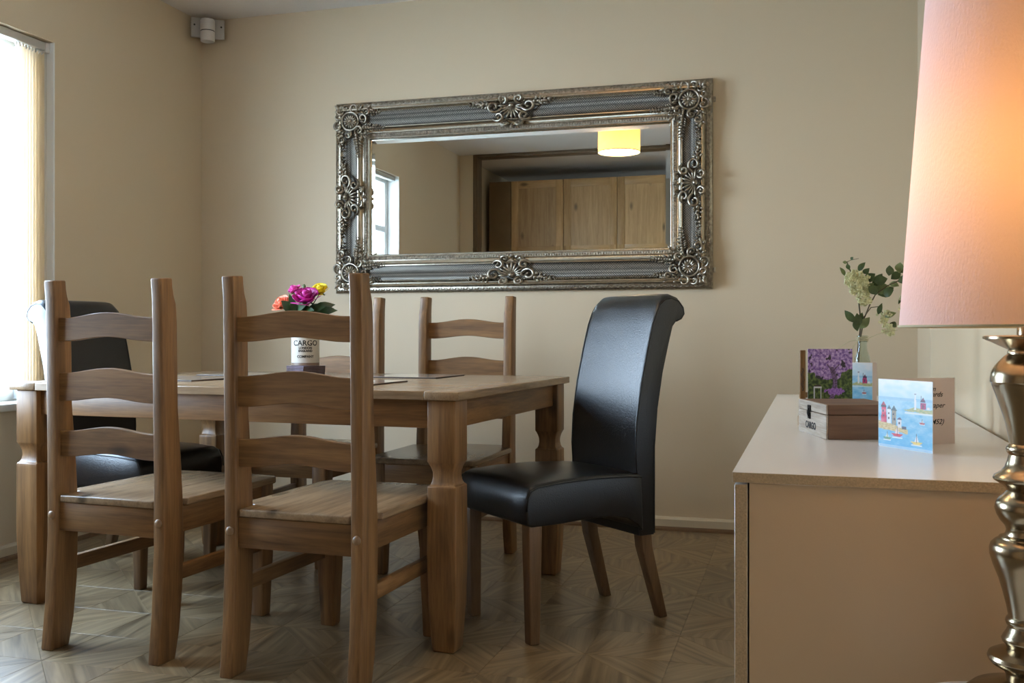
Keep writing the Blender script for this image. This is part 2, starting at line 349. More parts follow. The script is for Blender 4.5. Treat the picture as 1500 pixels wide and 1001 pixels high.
# parquet laminate: each wedge its own piece
def wedge_mesh(flip, g):
    T = .25; a = (0, 0); b = (T, 0); c = (T, T)
    pts = [a, b, c] if not flip else [a, (0, T), (T, T)]
    cx = sum(p[0] for p in pts) / 3; cy = sum(p[1] for p in pts) / 3
    def inset(p, k): return (cx + (p[0] - cx) * k, cy + (p[1] - cy) * k)
    top = [inset(p, .988) for p in pts]; bot = [inset(p, .997) for p in pts]
    vs = [(p[0], p[1], 0) for p in top] + [(p[0], p[1], -.0008) for p in bot] + [(p[0], p[1], -.004) for p in bot]
    fs = [(0, 1, 2)] + [(i, (i + 1) % 3, 3 + (i + 1) % 3, 3 + i) for i in range(3)] + [(3 + i, 3 + (i + 1) % 3, 6 + (i + 1) % 3, 6 + i) for i in range(3)]
    me = bpy.data.meshes.new('parquet_wedge'); me.from_pydata(vs, [], fs)
    bm = bmesh.new(); bm.from_mesh(me); bmesh.ops.recalc_face_normals(bm, faces=bm.faces)
    if bm.faces[:][0].normal.z < 0: bmesh.ops.reverse_faces(bm, faces=bm.faces)
    bm.to_mesh(me); bm.free()
    uv = me.uv_layers.new(name='UVMap')
    for lp in me.loops:
        p = me.vertices[lp.vertex_index].co; uv.data[lp.index].uv = (p.x * math.cos(g) + p.y * math.sin(g), -p.x * math.sin(g) + p.y * math.cos(g))
    me.materials.append(floorm); return me
WM = [wedge_mesh(False, R(45)), wedge_mesh(True, R(90) - R(12)), wedge_mesh(False, R(8)), wedge_mesh(True, R(45))]
cells = []
for i in range(-7, 3):
    for j in range(-6, 4):
        cx, cy = -.615 + .5 * i, 3.39 + .5 * j
        for q in range(4):
            for fset in (0, 1):
                a = q * PI / 2 + PI / 4
                mx_, my_ = cx + .16 * math.cos(a + (.35 if fset else -.35)), cy + .16 * math.sin(a + (.35 if fset else -.35))
                cells.append((cx, cy, q, fset, mx_, my_))
def inroom(c): return XL - .1 < c[4] < XR + .1 and c[5] < YB
def visible(c):
    x, y = c[4], c[5]; d = x * -.279 + y * .960; cc = x * .960 + y * .279
    if d < 1.9: return False
    u = 750 + cc / d * 1458; v = 488 + .95 / d * 1458
    return -40 < u < 1095 and v < 1040
vis = sorted([c for c in cells if inroom(c) and visible(c)], key=lambda c: c[4] ** 2 + c[5] ** 2)
keep = vis[:298]; rest = [c for c in cells if inroom(c) and c not in keep]
for k, c in enumerate(keep):
    me = WM[c[3] + (2 if (c[2] % 2) else 0)]
    o = bpy.data.objects.new('parquet_wedge', me); col.objects.link(o); o.parent = fl
    o.location = (c[0], c[1], 0); o.rotation_euler = (0, 0, c[2] * PI / 2)
vs, fs, uvs, tint = [], [], [], []
for c in rest:
    me = WM[c[3] + (2 if (c[2] % 2) else 0)]; M = Matrix.Translation((c[0], c[1], 0)) @ Matrix.Rotation(c[2] * PI / 2, 4, 'Z'); o0 = len(vs)
    vs += [tuple(M @ v.co) for v in me.vertices]; t_ = random.random()
    for p in me.polygons:
        fs.append(tuple(o0 + i for i in p.vertices)); tint.append(t_)
        uvs += [tuple(me.uv_layers[0].data[li].uv) for li in p.loop_indices]
me = bpy.data.meshes.new('far_parquet'); me.from_pydata(vs, [], fs); uv = me.uv_layers.new(name='UVMap')
for i, t_ in enumerate(uvs): uv.data[i].uv = t_
at = me.attributes.new('tint', 'FLOAT', 'FACE'); at.data.foreach_set('value', tint); me.materials.append(floorm)
o = bpy.data.objects.new('parquet_wedges', me); col.objects.link(o); o.parent = fl; o['kind'] = 'stuff'

# window
wn = struct(empty('window_1', (XL, 0, 0)))
mb = MB().box(-.25, .035, YW0 - .03, YW1 + .03, ZW0 - .032, ZW0); mb.build('window_sill', sillm, wn, bevel=.006)
xo = -.16
for (y0, y1, z0, z1) in ((YW0, YW0 + .06, ZW0, ZW1), (YW1 - .06, YW1, ZW0, ZW1), (YW0 + .06, YW1 - .06, ZW0, ZW0 + .06), (YW0 + .06, YW1 - .06, ZW1 - .06, ZW1),
                         (2.62, 2.68, ZW0 + .06, ZW1 - .06), (YW0 + .06, 2.62, 1.78, 1.83)):
    MB().box(xo, xo + .06, y0, y1, z0, z1).build('window_frame', upvc, wn, bevel=.006)
for (y0, y1, z0, z1) in ((YW0 + .06, 2.62, ZW0 + .06, 1.78), (YW0 + .06, 2.62, 1.83, ZW1 - .06), (2.68, YW1 - .06, ZW0 + .06, ZW1 - .06)):
    MB().box(xo + .028, xo + .032, y0, y1, z0, z1).build('pane', paneglass, wn)
MB().box(xo + .06, xo + .085, 2.60, 2.62, 1.1, 1.22).build('window_handle', upvc, wn, bevel=.004)
o = MB().box(-14, -3.5, -8, 14, -.5, -.35).build('ground_outside', grassm); struct(o)

wk = struct(empty('added_window', (1.2, 0, 0)))  # unseen window added to throw daylight on the cupboards and fill the room
for (y0, y1, z0, z1) in ((-1.1, -1.05, 1.3, 2.1), (-.65, -.6, 1.3, 2.1), (-1.05, -.65, 1.3, 1.35), (-1.05, -.65, 2.05, 2.1)):
    MB().box(-.03, .03, y0, y1, z0, z1).build('window_frame', upvc, wk, bevel=.006)

MB().box(-.10, .0015, YW1 - .006, YW1 + .001, ZW0, ZW1).build('reveal_lining', upvc, wn)
MB().box(-.10, .0015, YW0 - .001, YW0 + .006, ZW0, ZW1).build('reveal_lining', upvc, wn)
MB().box(-.002, .002, -1.05, -.65, 1.35, 2.05).build('pane', paneglass, wk)
# vertical blind
bl = tag(empty('vertical_blind', (XL - .045, 0, 0)), 'cream vertical blind drawn back to the right side of the window', 'blind')
mb = MB().box(-.022, .022, YW0 + .02, YW1 - .01, ZW1 - .04, ZW1 - .004); mb.build('head_rail', railm, bl, bevel=.003)
MB().box(-.026, .026, YW1 - .03, YW1 - .004, ZW1 - .048, ZW1 - .002).build('end_cap', plasticw, bl, bevel=.003)
for k in range(9):
    y = YW1 - .028 - k * .0185; a = R(-30 + random.uniform(-5, 5)); M = Matrix.Translation((0, y, 0)) @ Matrix.Rotation(a, 4, 'Z')
    rings = []
    for z in (ZW1 - .055, ZW0 + .05):
        rings.append([(-.044 + .088 * t, .004 * math.cos((t - .5) * PI) + dy, z) for t, dy in [(i / 6, 0) for i in range(7)] + [(1 - i / 6, -.0006) for i in range(7)]])
    v_ = MB().loft(rings, M=M).build('vane', blindt, bl)
    MB().box(-.040, .040, -.002, .003, ZW0 + .012, ZW0 + .05, M=M).build('vane_weight', weightm, v_)
    MB().box(-.006, .006, -.003, .003, ZW1 - .055, ZW1 - .04, M=M).build('hanger_clip', plasticw, v_)
mb = MB()
for xx in (-.012, .012): mb.tube([(xx, YW1 - .012, ZW1 - .05), (xx, YW1 - .012, 1.0)], .0014, 5)
mb.build('pull_cord', plasticw, bl)

# ------------------------------------------------------------------ sensor box in the corner
pr = tag(empty('motion_sensor', (-3.105, 4.745, 2.60), R(-46 + 90 - 0)), 'grey plastic alarm sensor on a square plate high in the left corner', 'sensor')
pr.rotation_euler = (0, 0, R(38))
MB().box(-.088, .088, -.012, .012, -.045, .062).build('back_plate', plastic, pr, bevel=.004)
for sx in (-.07, .07): MB().lathe([(.005, 0), (.005, .003), (.002, .004)], 10, M=Matrix.Translation((sx, -.012, .02)) @ Matrix.Rotation(R(90), 4, 'X')).build('screw', screwm, pr)
MB().lathe([(.036, -.02), (.038, -.018), (.038, .035), (.034, .042), (.014, .048)], 24, c=(-.005, -.055, 0)).build('sensor_collar', plasticw, pr, smooth=True)
MB().lathe([(.035, -.078), (.0375, -.075), (.0375, -.026), (.036, -.024)], 24, c=(-.005, -.055, 0)).build('sensor_head', plasticw, pr, smooth=True)
MB().lathe([(.0362, -.024), (.0362, -.02)], 24, c=(-.005, -.055, 0)).build('dark_gap', blackm, pr)
MB().box(-.02, .02, -.05, -.012, .0, .05).build('bracket', plastic, pr, bevel=.004)

# ------------------------------------------------------------------ built-in pine cupboards seen in the mirror
YC = -.32
cb = tag(empty('pine_cupboards', (0, YC, 0)), 'row of knotty pine cupboards reflected in the mirror', 'cupboard')
MB().box(-3.14, -.66, -.6, -.022, .02, 2.53).build('carcass', drkpan, cb)
MB().box(-3.14, -2.905, -.022, 0, .02, 2.53).build('filler_panel', drkpan, cb, bevel=.002, )
for k in range(4):
    x0 = -2.90 + k * .558; x1 = x0 + .553
    for z0, z1 in ((1.02, 2.53), (.04, 1.0)):
        d = MB().box(x0 + .075, x1 - .075, -.021, -.008, z0 + .075, z1 - .075).build('cupboard_door', doorpine, cb)
        MB().box(x0, x0 + .075, -.022, 0, z0, z1).build('stile', doorpine, d, bevel=.003)
        MB().box(x1 - .075, x1, -.022, 0, z0, z1).build('stile', doorpine, d, bevel=.003)
        MB().box(x0 + .075, x1 - .075, -.022, 0, z0, z0 + .08).build('rail', doorpineX, d, bevel=.003)
        MB().box(x0 + .075, x1 - .075, -.022, 0, z1 - .08, z1).build('rail', doorpineX, d, bevel=.003)
        MB().lathe([(.008, 0), (.007, .012), (.016, .02), (.014, .03), (.004, .033)], 14, M=Matrix.Translation((x1 - .04 if k % 2 else x0 + .04, 0, 1.1 if z0 > 1 else .9)) @ Matrix.Rotation(R(-90), 4, 'X')).build('knob', doorpineX, d, smooth=True)

# ------------------------------------------------------------------ pendant lamp (in the mirror)
pn = tag(empty('pendant_lamp', (-1.245, 2.62, ZC)), 'lit woven drum pendant lamp reflected in the mirror', 'lamp')
pz = 2.235 - ZC; pr_ = .15
MB().loft([[(r * math.cos(2 * PI * i / 48), r * math.sin(2 * PI * i / 48), z) for i in range(48)] for r, z in ((pr_, pz), (pr_, pz + .27))], cap=False).build('lamp_shade', pendm, pn, smooth=True)
for z in (pz, pz + .27): MB().tube([(pr_ * math.cos(2 * PI * i / 48), pr_ * math.sin(2 * PI * i / 48), z) for i in range(49)], .003, 5).build('shade_ring', twine, pn)
MB().tube([(0, 0, 0), (0, 0, pz + .17)], .003, 6).build('flex', plasticw, pn)
MB().lathe([(.045, -.03), (.048, -.002), (.048, 0)], 20).build('ceiling_rose', upvc, pn, smooth=True)
MB().lathe([(.018, pz + .12), (.02, pz + .17), (.01, pz + .18)], 16).build('bulb_holder', upvc, pn, smooth=True)
mb = MB()
for a in (0, 120, 240): mb.tube([(0, 0, pz + .16), (pr_ * math.cos(R(a)), pr_ * math.sin(R(a)), pz + .16)], .002, 5)
mb.build('shade_spider', upvc, pn)
MB().blob((0, 0, pz + .115), (.03, 0, 0), (0, .03, 0), (0, 0, .045), 16, 10).build('bulb', pbulbm, pn, smooth=2)
L = bpy.data.lights.new('pendant_light', 'POINT'); L.energy = 5; L.color = (1, .84, .64); L.shadow_soft_size = .04
lo = bpy.data.objects.new('pendant_light', L); col.objects.link(lo); lo.parent = pn; lo.location = (0, 0, pz + .10)
MB().lathe([(.0, .0), (.146, .0), (.146, .003), (.0, .003)], 40, c=(0, 0, pz + .004)).build('diffuser', diffm, pn)

# ------------------------------------------------------------------ mirror
MX0, MX1, MZ0, MZ1 = -2.372, -.404, 1.160, 2.164
mr = tag(empty('wall_mirror', ((MX0 + MX1) / 2, YB, (MZ0 + MZ1) / 2)), 'large rectangular mirror in an ornate antique silver frame on the back wall', 'mirror')
HW, HH = (MX1 - MX0) / 2, (MZ1 - MZ0) / 2
def ring(w, h): return [(-HW + w, -h, -HH + w), (HW - w, -h, -HH + w), (HW - w, -h, HH - w), (-HW + w, -h, HH - w)]
def sweep(prof): return MB().loft([ring(w, h) for w, h in prof], cap=False)
sweep([(0, 0), (0, .014), (.004, .02), (.016, .024), (.028, .022), (.032, .026)]).build('outer_band', silver, mr, smooth=True)
sweep([(.032, .022), (.034, .05), (.037, .062), (.043, .067), (.050, .066), (.054, .060), (.060, .056)]).build('raised_ridge', silverlight, mr, smooth=True)
sweep([(.058, .056), (.066, .060), (.075, .058), (.09, .050), (.105, .044), (.12, .042), (.134, .044), (.138, .048)]).build('lattice_cove', lattice, mr, smooth=True)
sweep([(.136, .044), (.139, .050), (.144, .050), (.147, .044), (.155, .037), (.165, .033), (.169, .034), (.171, .030)]).build('smooth_cove', silverlight, mr, smooth=True)
sweep([(.170, .028), (.173, .031), (.188, .027), (.191, .024)]).build('inner_band', silver, mr, smooth=True)
sweep([(.190, .022), (.192, .027), (.197, .026), (.201, .020), (.201, .008)]).build('inner_lip', silverlight, mr, smooth=True)
gw = .199; bw = .024
g = MB(); a = ring(gw, .010); b_ = ring(gw + bw, .0118)
g.add(a + b_, [(0, 1, 5, 4), (1, 2, 6, 5), (2, 3, 7, 6), (3, 0, 4, 7), (4, 5, 6, 7)]); g.build('mirror_glass', mirrorm, mr)
def along(w, step):       # points and tangents around a rectangle at inset w
    res = []
    c = [(-HW + w, -HH + w), (HW - w, -HH + w), (HW - w, HH - w), (-HW + w, HH - w)]
    for k in range(4):
        p, q = Vector(c[k]), Vector(c[(k + 1) % 4]); L_ = (q - p).length; n = int(L_ / step)
        for i in range(n): res.append((p + (q - p) * ((i + .5) / n), (q - p).normalized()))
    return res
mb = MB()
for p, t in along(.1805, .013): mb.blob((p.x, -.030, p.y), (t.x * .005, 0, t.y * .005), (-t.y * .0065, 0, t.x * .0065), (0, -.004, 0), 6, 4)
mb.build('bead_row', silver, mr, smooth=2)['kind'] = 'stuff'
mb = MB()
for i, (p, t) in enumerate(along(.062, .0085)): mb.blob((p.x, -.0595, p.y), ((t.x - t.y) * .0042, 0, (t.y + t.x) * .0042), (-t.y * .0022, 0, t.x * .0022), (0, -.003, 0), 5, 4)
mb.build('rope_row', silverlight, mr, smooth=2)['kind'] = 'stuff'
mb = MB()
for i, (p, t) in enumerate(along(.016, .030)):
    n_ = Vector((-t.y, t.x))
    for s in (-1, 1):
        dx = t * .007 * s; d1 = (t * s * .75 + n_ * .65)
        mb.blob((p.x + dx.x, -.024, p.y + dx.y), (d1.x * .0085, 0, d1.y * .0085), (-d1.y * .0035, 0, d1.x * .0035), (0, -.0045, 0), 6, 4)
    mb.blob((p.x - n_.x * .004, -.025, p.y - n_.y * .004), (.0035, 0, 0), (0, 0, .0035), (0, -.004, 0), 6, 4)
mb.build('leaf_row', silver, mr, smooth=2)['kind'] = 'stuff'
def scroll(mb, c, r, a0, turns=1.2, sgn=1, h=.05, th=.0068, ex=1):
    pts = []; rad = []
    N = 16
    for i in range(N + 1):
        t = i / N; rr = r * (1 - .78 * t); a = a0 + sgn * turns * 2 * PI * t
        pts.append((c[0] + rr * math.cos(a) * ex, -(h + .008 * math.sin(t * PI)), c[1] + rr * math.sin(a))); rad.append(th * (1 - .45 * t) * (.55 + .45 * min(1, i / 3)))
    mb.tube(pts, rad, 6)
    mb.blob((pts[-1][0], pts[-1][1] - .001, pts[-1][2]), (th, 0, 0), (0, 0, th), (0, -th, 0), 6, 4)
def leafb(mb, c, a, ln, wd, h=.05, th=.005):
    d = Vector((math.cos(a), math.sin(a)))
    mb.blob((c[0] + d.x * ln, -h, c[1] + d.y * ln), (d.x * ln, -.003, d.y * ln), (-d.y * wd, 0, d.x * wd), (0, -th, 0), 6, 5)
def shell(mb, c, r, a, n=9, spread=R(150), h=.052):
    for i in range(n):
        aa = a - spread / 2 + spread * i / (n - 1)
        leafb(mb, c, aa, r * .5 * (1 - .12 * abs(i - (n - 1) / 2) / n), r * .085, h, .007)
    mb.blob((c[0], -h - .003, c[1]), (r * .2, 0, 0), (0, 0, r * .2), (0, -.008, 0), 8, 5)
def garland(mb, p, q, n=9, w0=.016, w1=.006, h=.05, seed=1):
    rr = random.Random(seed); p, q = Vector(p), Vector(q); t = (q - p).normalized(); nn = Vector((-t.y, t.x))
    ang = math.atan2(t.y, t.x)
    for i in range(n):
        f_ = i / (n - 1); c = p.lerp(q, f_); w = w0 + (w1 - w0) * f_
        mb.blob((c.x, -h, c.y), (w * .5, 0, 0), (0, 0, w * .5), (0, -w * .5, 0), 6, 4)
        for s in (-1, 1): leafb(mb, (c.x + nn.x * s * w * .2, c.y + nn.y * s * w * .2), ang + s * rr.uniform(.6, 1.3), w * .55, w * .26, h - .001, w * .3)
# corner ornament (built for the bottom-left corner, mirrored to the others)
def corner_mb():
    mb = MB(); cx, cy = .098, .098
    mb.blob((cx, -.046, cy), (.042, 0, 0), (0, 0, .042), (0, -.012, 0), 16, 5)
    for k in range(14): leafb(mb, (cx, cy), 2 * PI * k / 14, .018, .0048, .056, .005)
    mb.blob((cx, -.06, cy), (.010, 0, 0), (0, 0, .010), (0, -.006, 0), 8, 4)
    pts = [(cx + .042 * math.cos(a), -.056, cy + .042 * math.sin(a)) for a in [2 * PI * i / 24 for i in range(25)]]; mb.tube(pts, .0048, 6)
    for a, r, s in ((45, .024, 1), (225, .026, -1), (100, .024, 1), (-10, .024, -1), (160, .026, -1), (290, .026, 1), (200, .018, 1), (250, .018, -1)):
        scroll(mb, (cx + .064 * math.cos(R(a)), cy + .064 * math.sin(R(a))), r, R(a + 120), 1.15, s)
    for a in range(0, 360, 30):
        leafb(mb, (cx + .046 * math.cos(R(a)), cy + .046 * math.sin(R(a))), R(a + 20), .014, .006, .054, .006)
    for (x, y, a) in ((.150, .050, -10), (.185, .045, 15), (.050, .150, 100), (.045, .185, 75), (.16, .16, 45), (.05, .05, 225)):
        leafb(mb, (x, y), R(a), .020, .007, .058, .007); leafb(mb, (x, y), R(a + 50), .014, .006, .058, .006); leafb(mb, (x, y), R(a - 50), .014, .006, .058, .006)
        mb.blob((x, -.058, y), (.006, 0, 0), (0, 0, .006), (0, -.007, 0), 6, 4)
    scroll(mb, (.185, .062), .020, R(180), 1.2, 1, .056); scroll(mb, (.062, .185), .020, R(-90), 1.2, -1, .056)
    garland(mb, (.165, .128), (.262, .136), 9, .022, .010, .050, 3); garland(mb, (.128, .165), (.136, .262), 9, .022, .010, .050, 4)
    garland(mb, (.205, .062), (.245, .066), 4, .016, .008, .056, 5); garland(mb, (.062, .205), (.066, .235), 3, .016, .008, .056, 6)
    return mb
base = corner_mb(); base.v = [(x * 1.12 - .004, -.046 + (y + .046) * 1.8, z * 1.12 - .004) for x, y, z in base.v]
for sx, sz in ((1, 1), (-1, 1), (1, -1), (-1, -1)):
    M = Matrix.Translation((-HW * sx, 0, -HH * sz)) @ Matrix.Diagonal((sx, 1, sz, 1)).to_4x4()
    MB().add(base.v, base.f).build('corner_ornament', silver, mr, smooth=2, M=M)
def centre_mb(flip=1):      # shell cartouche, pointing to +y (towards the glass), origin on the outer edge
    mb = MB(); cy = .085
    shell(mb, (0, cy - .012), .058, R(90), 11, R(190), .052)
    for s in (-1, 1):
        scroll(mb, (s * .046, cy + .030), .022, R(90 - s * 80), 1.15, s, .052)
        scroll(mb, (s * .062, cy - .012), .028, R(90 + s * 100), 1.2, -s, .054)
        scroll(mb, (s * .024, cy + .058), .016, R(-90), 1.1, s, .048)
        scroll(mb, (s * .030, cy - .040), .018, R(90), 1.2, s, .058)
        for k in range(4): leafb(mb, (s * (.07 + .018 * k), cy - .022 - .002 * k), R(90 - s * (60 + 18 * k)), .016 - .002 * k, .006, .056, .006)
        garland(mb, (s * .085, .060), (s * .150, .058), 6, .020, .008, .056, 8)
        leafb(mb, (s * .02, cy + .045), R(90 - s * 35), .018, .007, .05, .006)
    mb.blob((0, -.058, cy - .014), (.012, 0, 0), (0, 0, .012), (0, -.008, 0), 8, 5); mb.blob((0, -.05, cy + .070), (.007, 0, 0), (0, 0, .010), (0, -.007, 0), 8, 5)
    return mb
cb_ = centre_mb(); cb_.v = [(x * 1.45, -.046 + (y + .046) * 1.9, z * 1.17 - .004) for x, y, z in cb_.v]
for ang, off, sc_ in ((0, (0, -HH), 1), (180, (0, HH), 1), (-90, (-HW, 0), .95), (90, (HW, 0), .95)):
    M = Matrix.Translation((off[0], 0, off[1])) @ Matrix.Rotation(R(-ang), 4, 'Y') @ Matrix.Diagonal((sc_, 1, 1, 1)).to_4x4()
    MB().add(cb_.v, cb_.f).build('shell_ornament', silver, mr, smooth=2, M=M)
for z in (MZ1 - .1 - (MZ0 + MZ1) / 2, MZ0 + .09 - (MZ0 + MZ1) / 2):
    MB().box(HW, HW + .012, -.016, -.002, z - .012, z + .012).build('hanging_lug', silver, mr, bevel=.002)

# ------------------------------------------------------------------ pine table
TBR = R(-3.66)
tb = tag(empty('dining_table', (-1.776, 3.366, 0), TBR), 'pine dining table with planked top and chunky notched legs', 'table')
TX, TY, TZ = .855, .566, .777
n_pl = 7; eb = .115
for k in range(n_pl):
    y0 = -TY + 2 * TY * k / n_pl
    MB().box(-TX + eb, TX - eb, y0 + .0006, y0 + 2 * TY / n_pl - .0006, TZ - .026, TZ).build('top_plank', topX, tb, bevel=.0016, seg=1)
for s in (-1, 1):
    x0, x1 = sorted((s * (TX - eb + .0008), s * TX)); MB().box(x0, x1, -TY, TY, TZ - .026, TZ).build('end_board', topY, tb, bevel=.003, seg=2)
ix, iy = TX - .018, TY - .016
def sq(w, z, cx, cy, ch=.0): return [(cx - w, cy - w, z), (cx + w, cy - w, z), (cx + w, cy + w, z), (cx - w, cy + w, z)]
for sx in (-1, 1):
    for sy in (-1, 1):
        cx, cy = sx * (ix - .046), sy * (iy - .046); H = .046
        prof = [(.033, 0), (.036, .008), (.043, .13), (H, .22), (H + .001, .30), (H, .48), (H, .494), (H - .006, .4965), (H - .0105, .508), (H - .0125, .522), (H - .012, .536), (H - .008, .551), (H - .003, .562), (H, .567), (H, TZ - .027)]
        MB().loft([sq(w, z, cx, cy) for w, z in prof]).build('leg', pineZ, tb, bevel=.0035, seg=2)
for s in (-1, 1):
    MB().box(-ix + .09, ix - .09, s * (iy - .03) - .011, s * (iy - .03) + .011, .665, TZ - .027).build('apron', pineX, tb, bevel=.002)
    MB().box(s * (ix - .03) - .011, s * (ix - .03) + .011, -iy + .09, iy - .09, .665, TZ - .027).build('apron', pineY, tb, bevel=.002)

# ------------------------------------------------------------------ pine ladder-back chairs
def make_pine_chair():
    t = empty('pine_chair'); hw = .216; pw = .038
    back = [(0, -.025), (.14, -.010), (.34, 0), (.55, 0), (.73, -.003), (.93, -.006), (1.05, -.008), (1.107, -.014)]
    front = [(1.11, .036), (1.085, .038), (1.06, .043), (1.035, .053), (.98, .058), (.73, .062), (.55, .078), (.46, .084), (.34, .086), (.2, .082), (.08, .068), (0, .049)]
    for s in (-1, 1):
        x0, x1 = sorted((s * hw, s * (hw - pw)))
        p = MB().extr([(y, z) for z, y in back] + [(y, z) for z, y in front], x0, x1).build('back_post', pineZ, t, bevel=.004)
        MB().lathe([(.0125, 0), (.0125, .003), (.009, .007), (.002, .0085)], 12, M=Matrix.Translation((s * (hw - pw / 2), -.0, .402)) @ Matrix.Rotation(R(90), 4, 'X')).build('peg', boltm, p, smooth=True)
    for z0, z1, yb in ((.925, .995, .006), (.745, .830, .010), (.578, .655, .014)):
        xs = [(-1 + 2 * i / 20) for i in range(21)]; w = hw - pw + .012; rings = []
        for x in xs:
            arch = .5 + .5 * math.cos(PI * min(1, abs(x) * 1.15)); bow = 0.0
            rings.append([(x * w, yb - bow, z0 + .013 * arch), (x * w, yb + .020 - bow, z0 + .013 * arch), (x * w, yb + .020 - bow, z1 + .016 * arch), (x * w, yb - bow, z1 + .016 * arch)])
        MB().loft(rings).build('back_slat', pineX, t, bevel=.002, seg=1)
    # seat board with rounded front corners
    d = .585; pts = [(-.172, .004), (.172, .004), (.176, .09), (.226, .094)]
    for i in range(7): a = R(90 * i / 6); pts.append((.226 - .05 + .05 * math.cos(a), d - .05 + .05 * math.sin(a)))
    for i in range(7): a = R(90 + 90 * i / 6); pts.append((-.226 + .05 + .05 * math.cos(a), d - .05 + .05 * math.sin(a)))
    pts += [(-.226, .094), (-.176, .09)]
    MB().extr(pts, .441, .463, 'z').build('seat', topY, t, bevel=.005, seg=3)
    MB().box(-.178, .178, .010, .030, .355, .44).build('apron', pineX, t, bevel=.002)
    MB().box(-.155, .155, .535, .553, .365, .44).build('apron', pineX, t, bevel=.002)
    for s in (-1, 1):
        x0, x1 = sorted((s * .208, s * .188)); MB().box(x0, x1, .084, .50, .362, .44).build('apron', pineY, t, bevel=.002)
        cx, cy = s * .182, .524
        prof = [(.0215, 0), (.0235, .006), (.0265, .10), (.0305, .20), (.0315, .30), (.0305, .441)]
        MB().loft([sq(w, z, cx, cy) for w, z in prof]).build('leg', pineZ, t, bevel=.003)
        x0, x1 = sorted((s * .206, s * .184)); MB().box(x0, x1, .078, .508, .222, .264).build('side_stretcher', pineY, t, bevel=.002)
    return t
ch = make_pine_chair(); grp = 'pine ladder-back chairs around the table'
spots = [((-1.970, 2.478, 0), R(-4), 'pine ladder-back chair seen from behind at the near side, left of its twin'),
         ((-1.322, 2.418, 0), R(-3.2), 'pine ladder-back chair seen from behind, nearest the camera'),
         ((-2.025, 4.165, 0), R(180 - 1), 'pine ladder-back chair across the table, partly behind the flowers'),
         ((-1.405, 4.155, 0), R(180 - 1), 'pine ladder-back chair across the table, nearest the black chair with glossy back')]
for i, (loc, rz, lab) in enumerate(spots):
    c = ch if i == 0 else copy_tree(ch)
    c.location = loc; c.rotation_euler = (0, 0, rz); tag(c, lab, 'chair', grp)

# ------------------------------------------------------------------ black leather roll-back chairs
def make_leather_chair():
    t = empty('leather_chair')
    outline = [(.002, .285), (.06, .285), (.072, .36), (.072, .47), (.078, .56), (.073, .66), (.055, .78), (.030, .89), (.006, .98), (-.010, 1.03), (-.024, 1.058), (-.048, 1.078), (-.075, 1.083),
               (-.104, 1.074), (-.124, 1.052), (-.128, 1.024), (-.116, 1.002), (-.094, .990), (-.078, .972), (-.060, .91), (-.036, .82), (-.014, .70), (-.002, .56), (0, .42)]
    MB().loft([[(x, y, z - dr * max(0, min(1, (z - .99) / .06))) for y, z in outline] for x, dr in ((-.183, .022), (-.181, .014), (-.174, .006), (-.160, .001), (-.08, 0), (.08, 0), (.160, .001), (.174, .006), (.181, .014), (.183, .022))]).build('backrest', leather, t, bevel=.011, seg=3)
    so = [(.052, .30), (.075, .325), (.12, .350), (.18, .364), (.28, .366), (.40, .362), (.500, .362), (.516, .37), (.520, .42), (.517, .455), (.503, .480), (.48, .489), (.38, .497), (.25, .499), (.12, .494), (.06, .488)]
    rings = []
    for x, k in ((-.216, 0), (-.208, 1), (-.12, 1), (0, 1), (.12, 1), (.208, 1), (.216, 0)):
        rings.append([(x * (.87 + .13 * min(1, y / .42)), y - (.004 if (k == 0 and y > .4) else 0), z - (.012 if (k == 0 and z > .44) else 0) + (.006 * (1 - (x / .23) ** 2) if z > .47 else 0)) for y, z in so])
    MB().loft(rings).build('seat', leather, t, bevel=.006, seg=2)
    for s in (-1, 1):
        MB().tube([(s * .1815, y, z - .0165 * max(0, min(1, (z - .99) / .06))) for y, z in outline[3:18]], .0028, 6).build('piping', piping, t, smooth=2)
        MB().tube([(s * .2165 * (.87 + .13 * min(1, y / .42)), y, z - .008) for y, z in so[8:16]], .0026, 6).build('piping', piping, t, smooth=2)
        MB().box(s * .1832 - .0012, s * .1832 + .0012, -.001, .0025, .29, .6).build('seam', piping, t)
        MB().loft([sq(.0175, 0, s * .183, .478), sq(.0225, .30, s * .186, .482), sq(.0235, .375, s * .186, .482)]).build('leg', legwood, t, bevel=.004)
        MB().loft([[(x, y, z) for x, y, z in sq(w, z, s * (.155 if z < .1 else .152), yy)] for w, z, yy in ((.0165, 0, -.05), (.0215, .24, .02), (.0225, .36, .035))]).build('leg', legwood, t, bevel=.004)
    return t
lc = make_leather_chair()
lc.location = (-.600, 3.412, 0); lc.rotation_euler = (0, 0, R(137.5))
tag(lc, 'black leather roll-back chair at the right end of the table with sheen on its back', 'chair', 'black leather dining chairs')
c2 = copy_tree(lc); c2.location = (-2.80, 3.42, 0); c2.rotation_euler = (0, 0, R(-99))
tag(c2, 'black leather roll-back chair at the left end of the table, by the window', 'chair', 'black leather dining chairs')

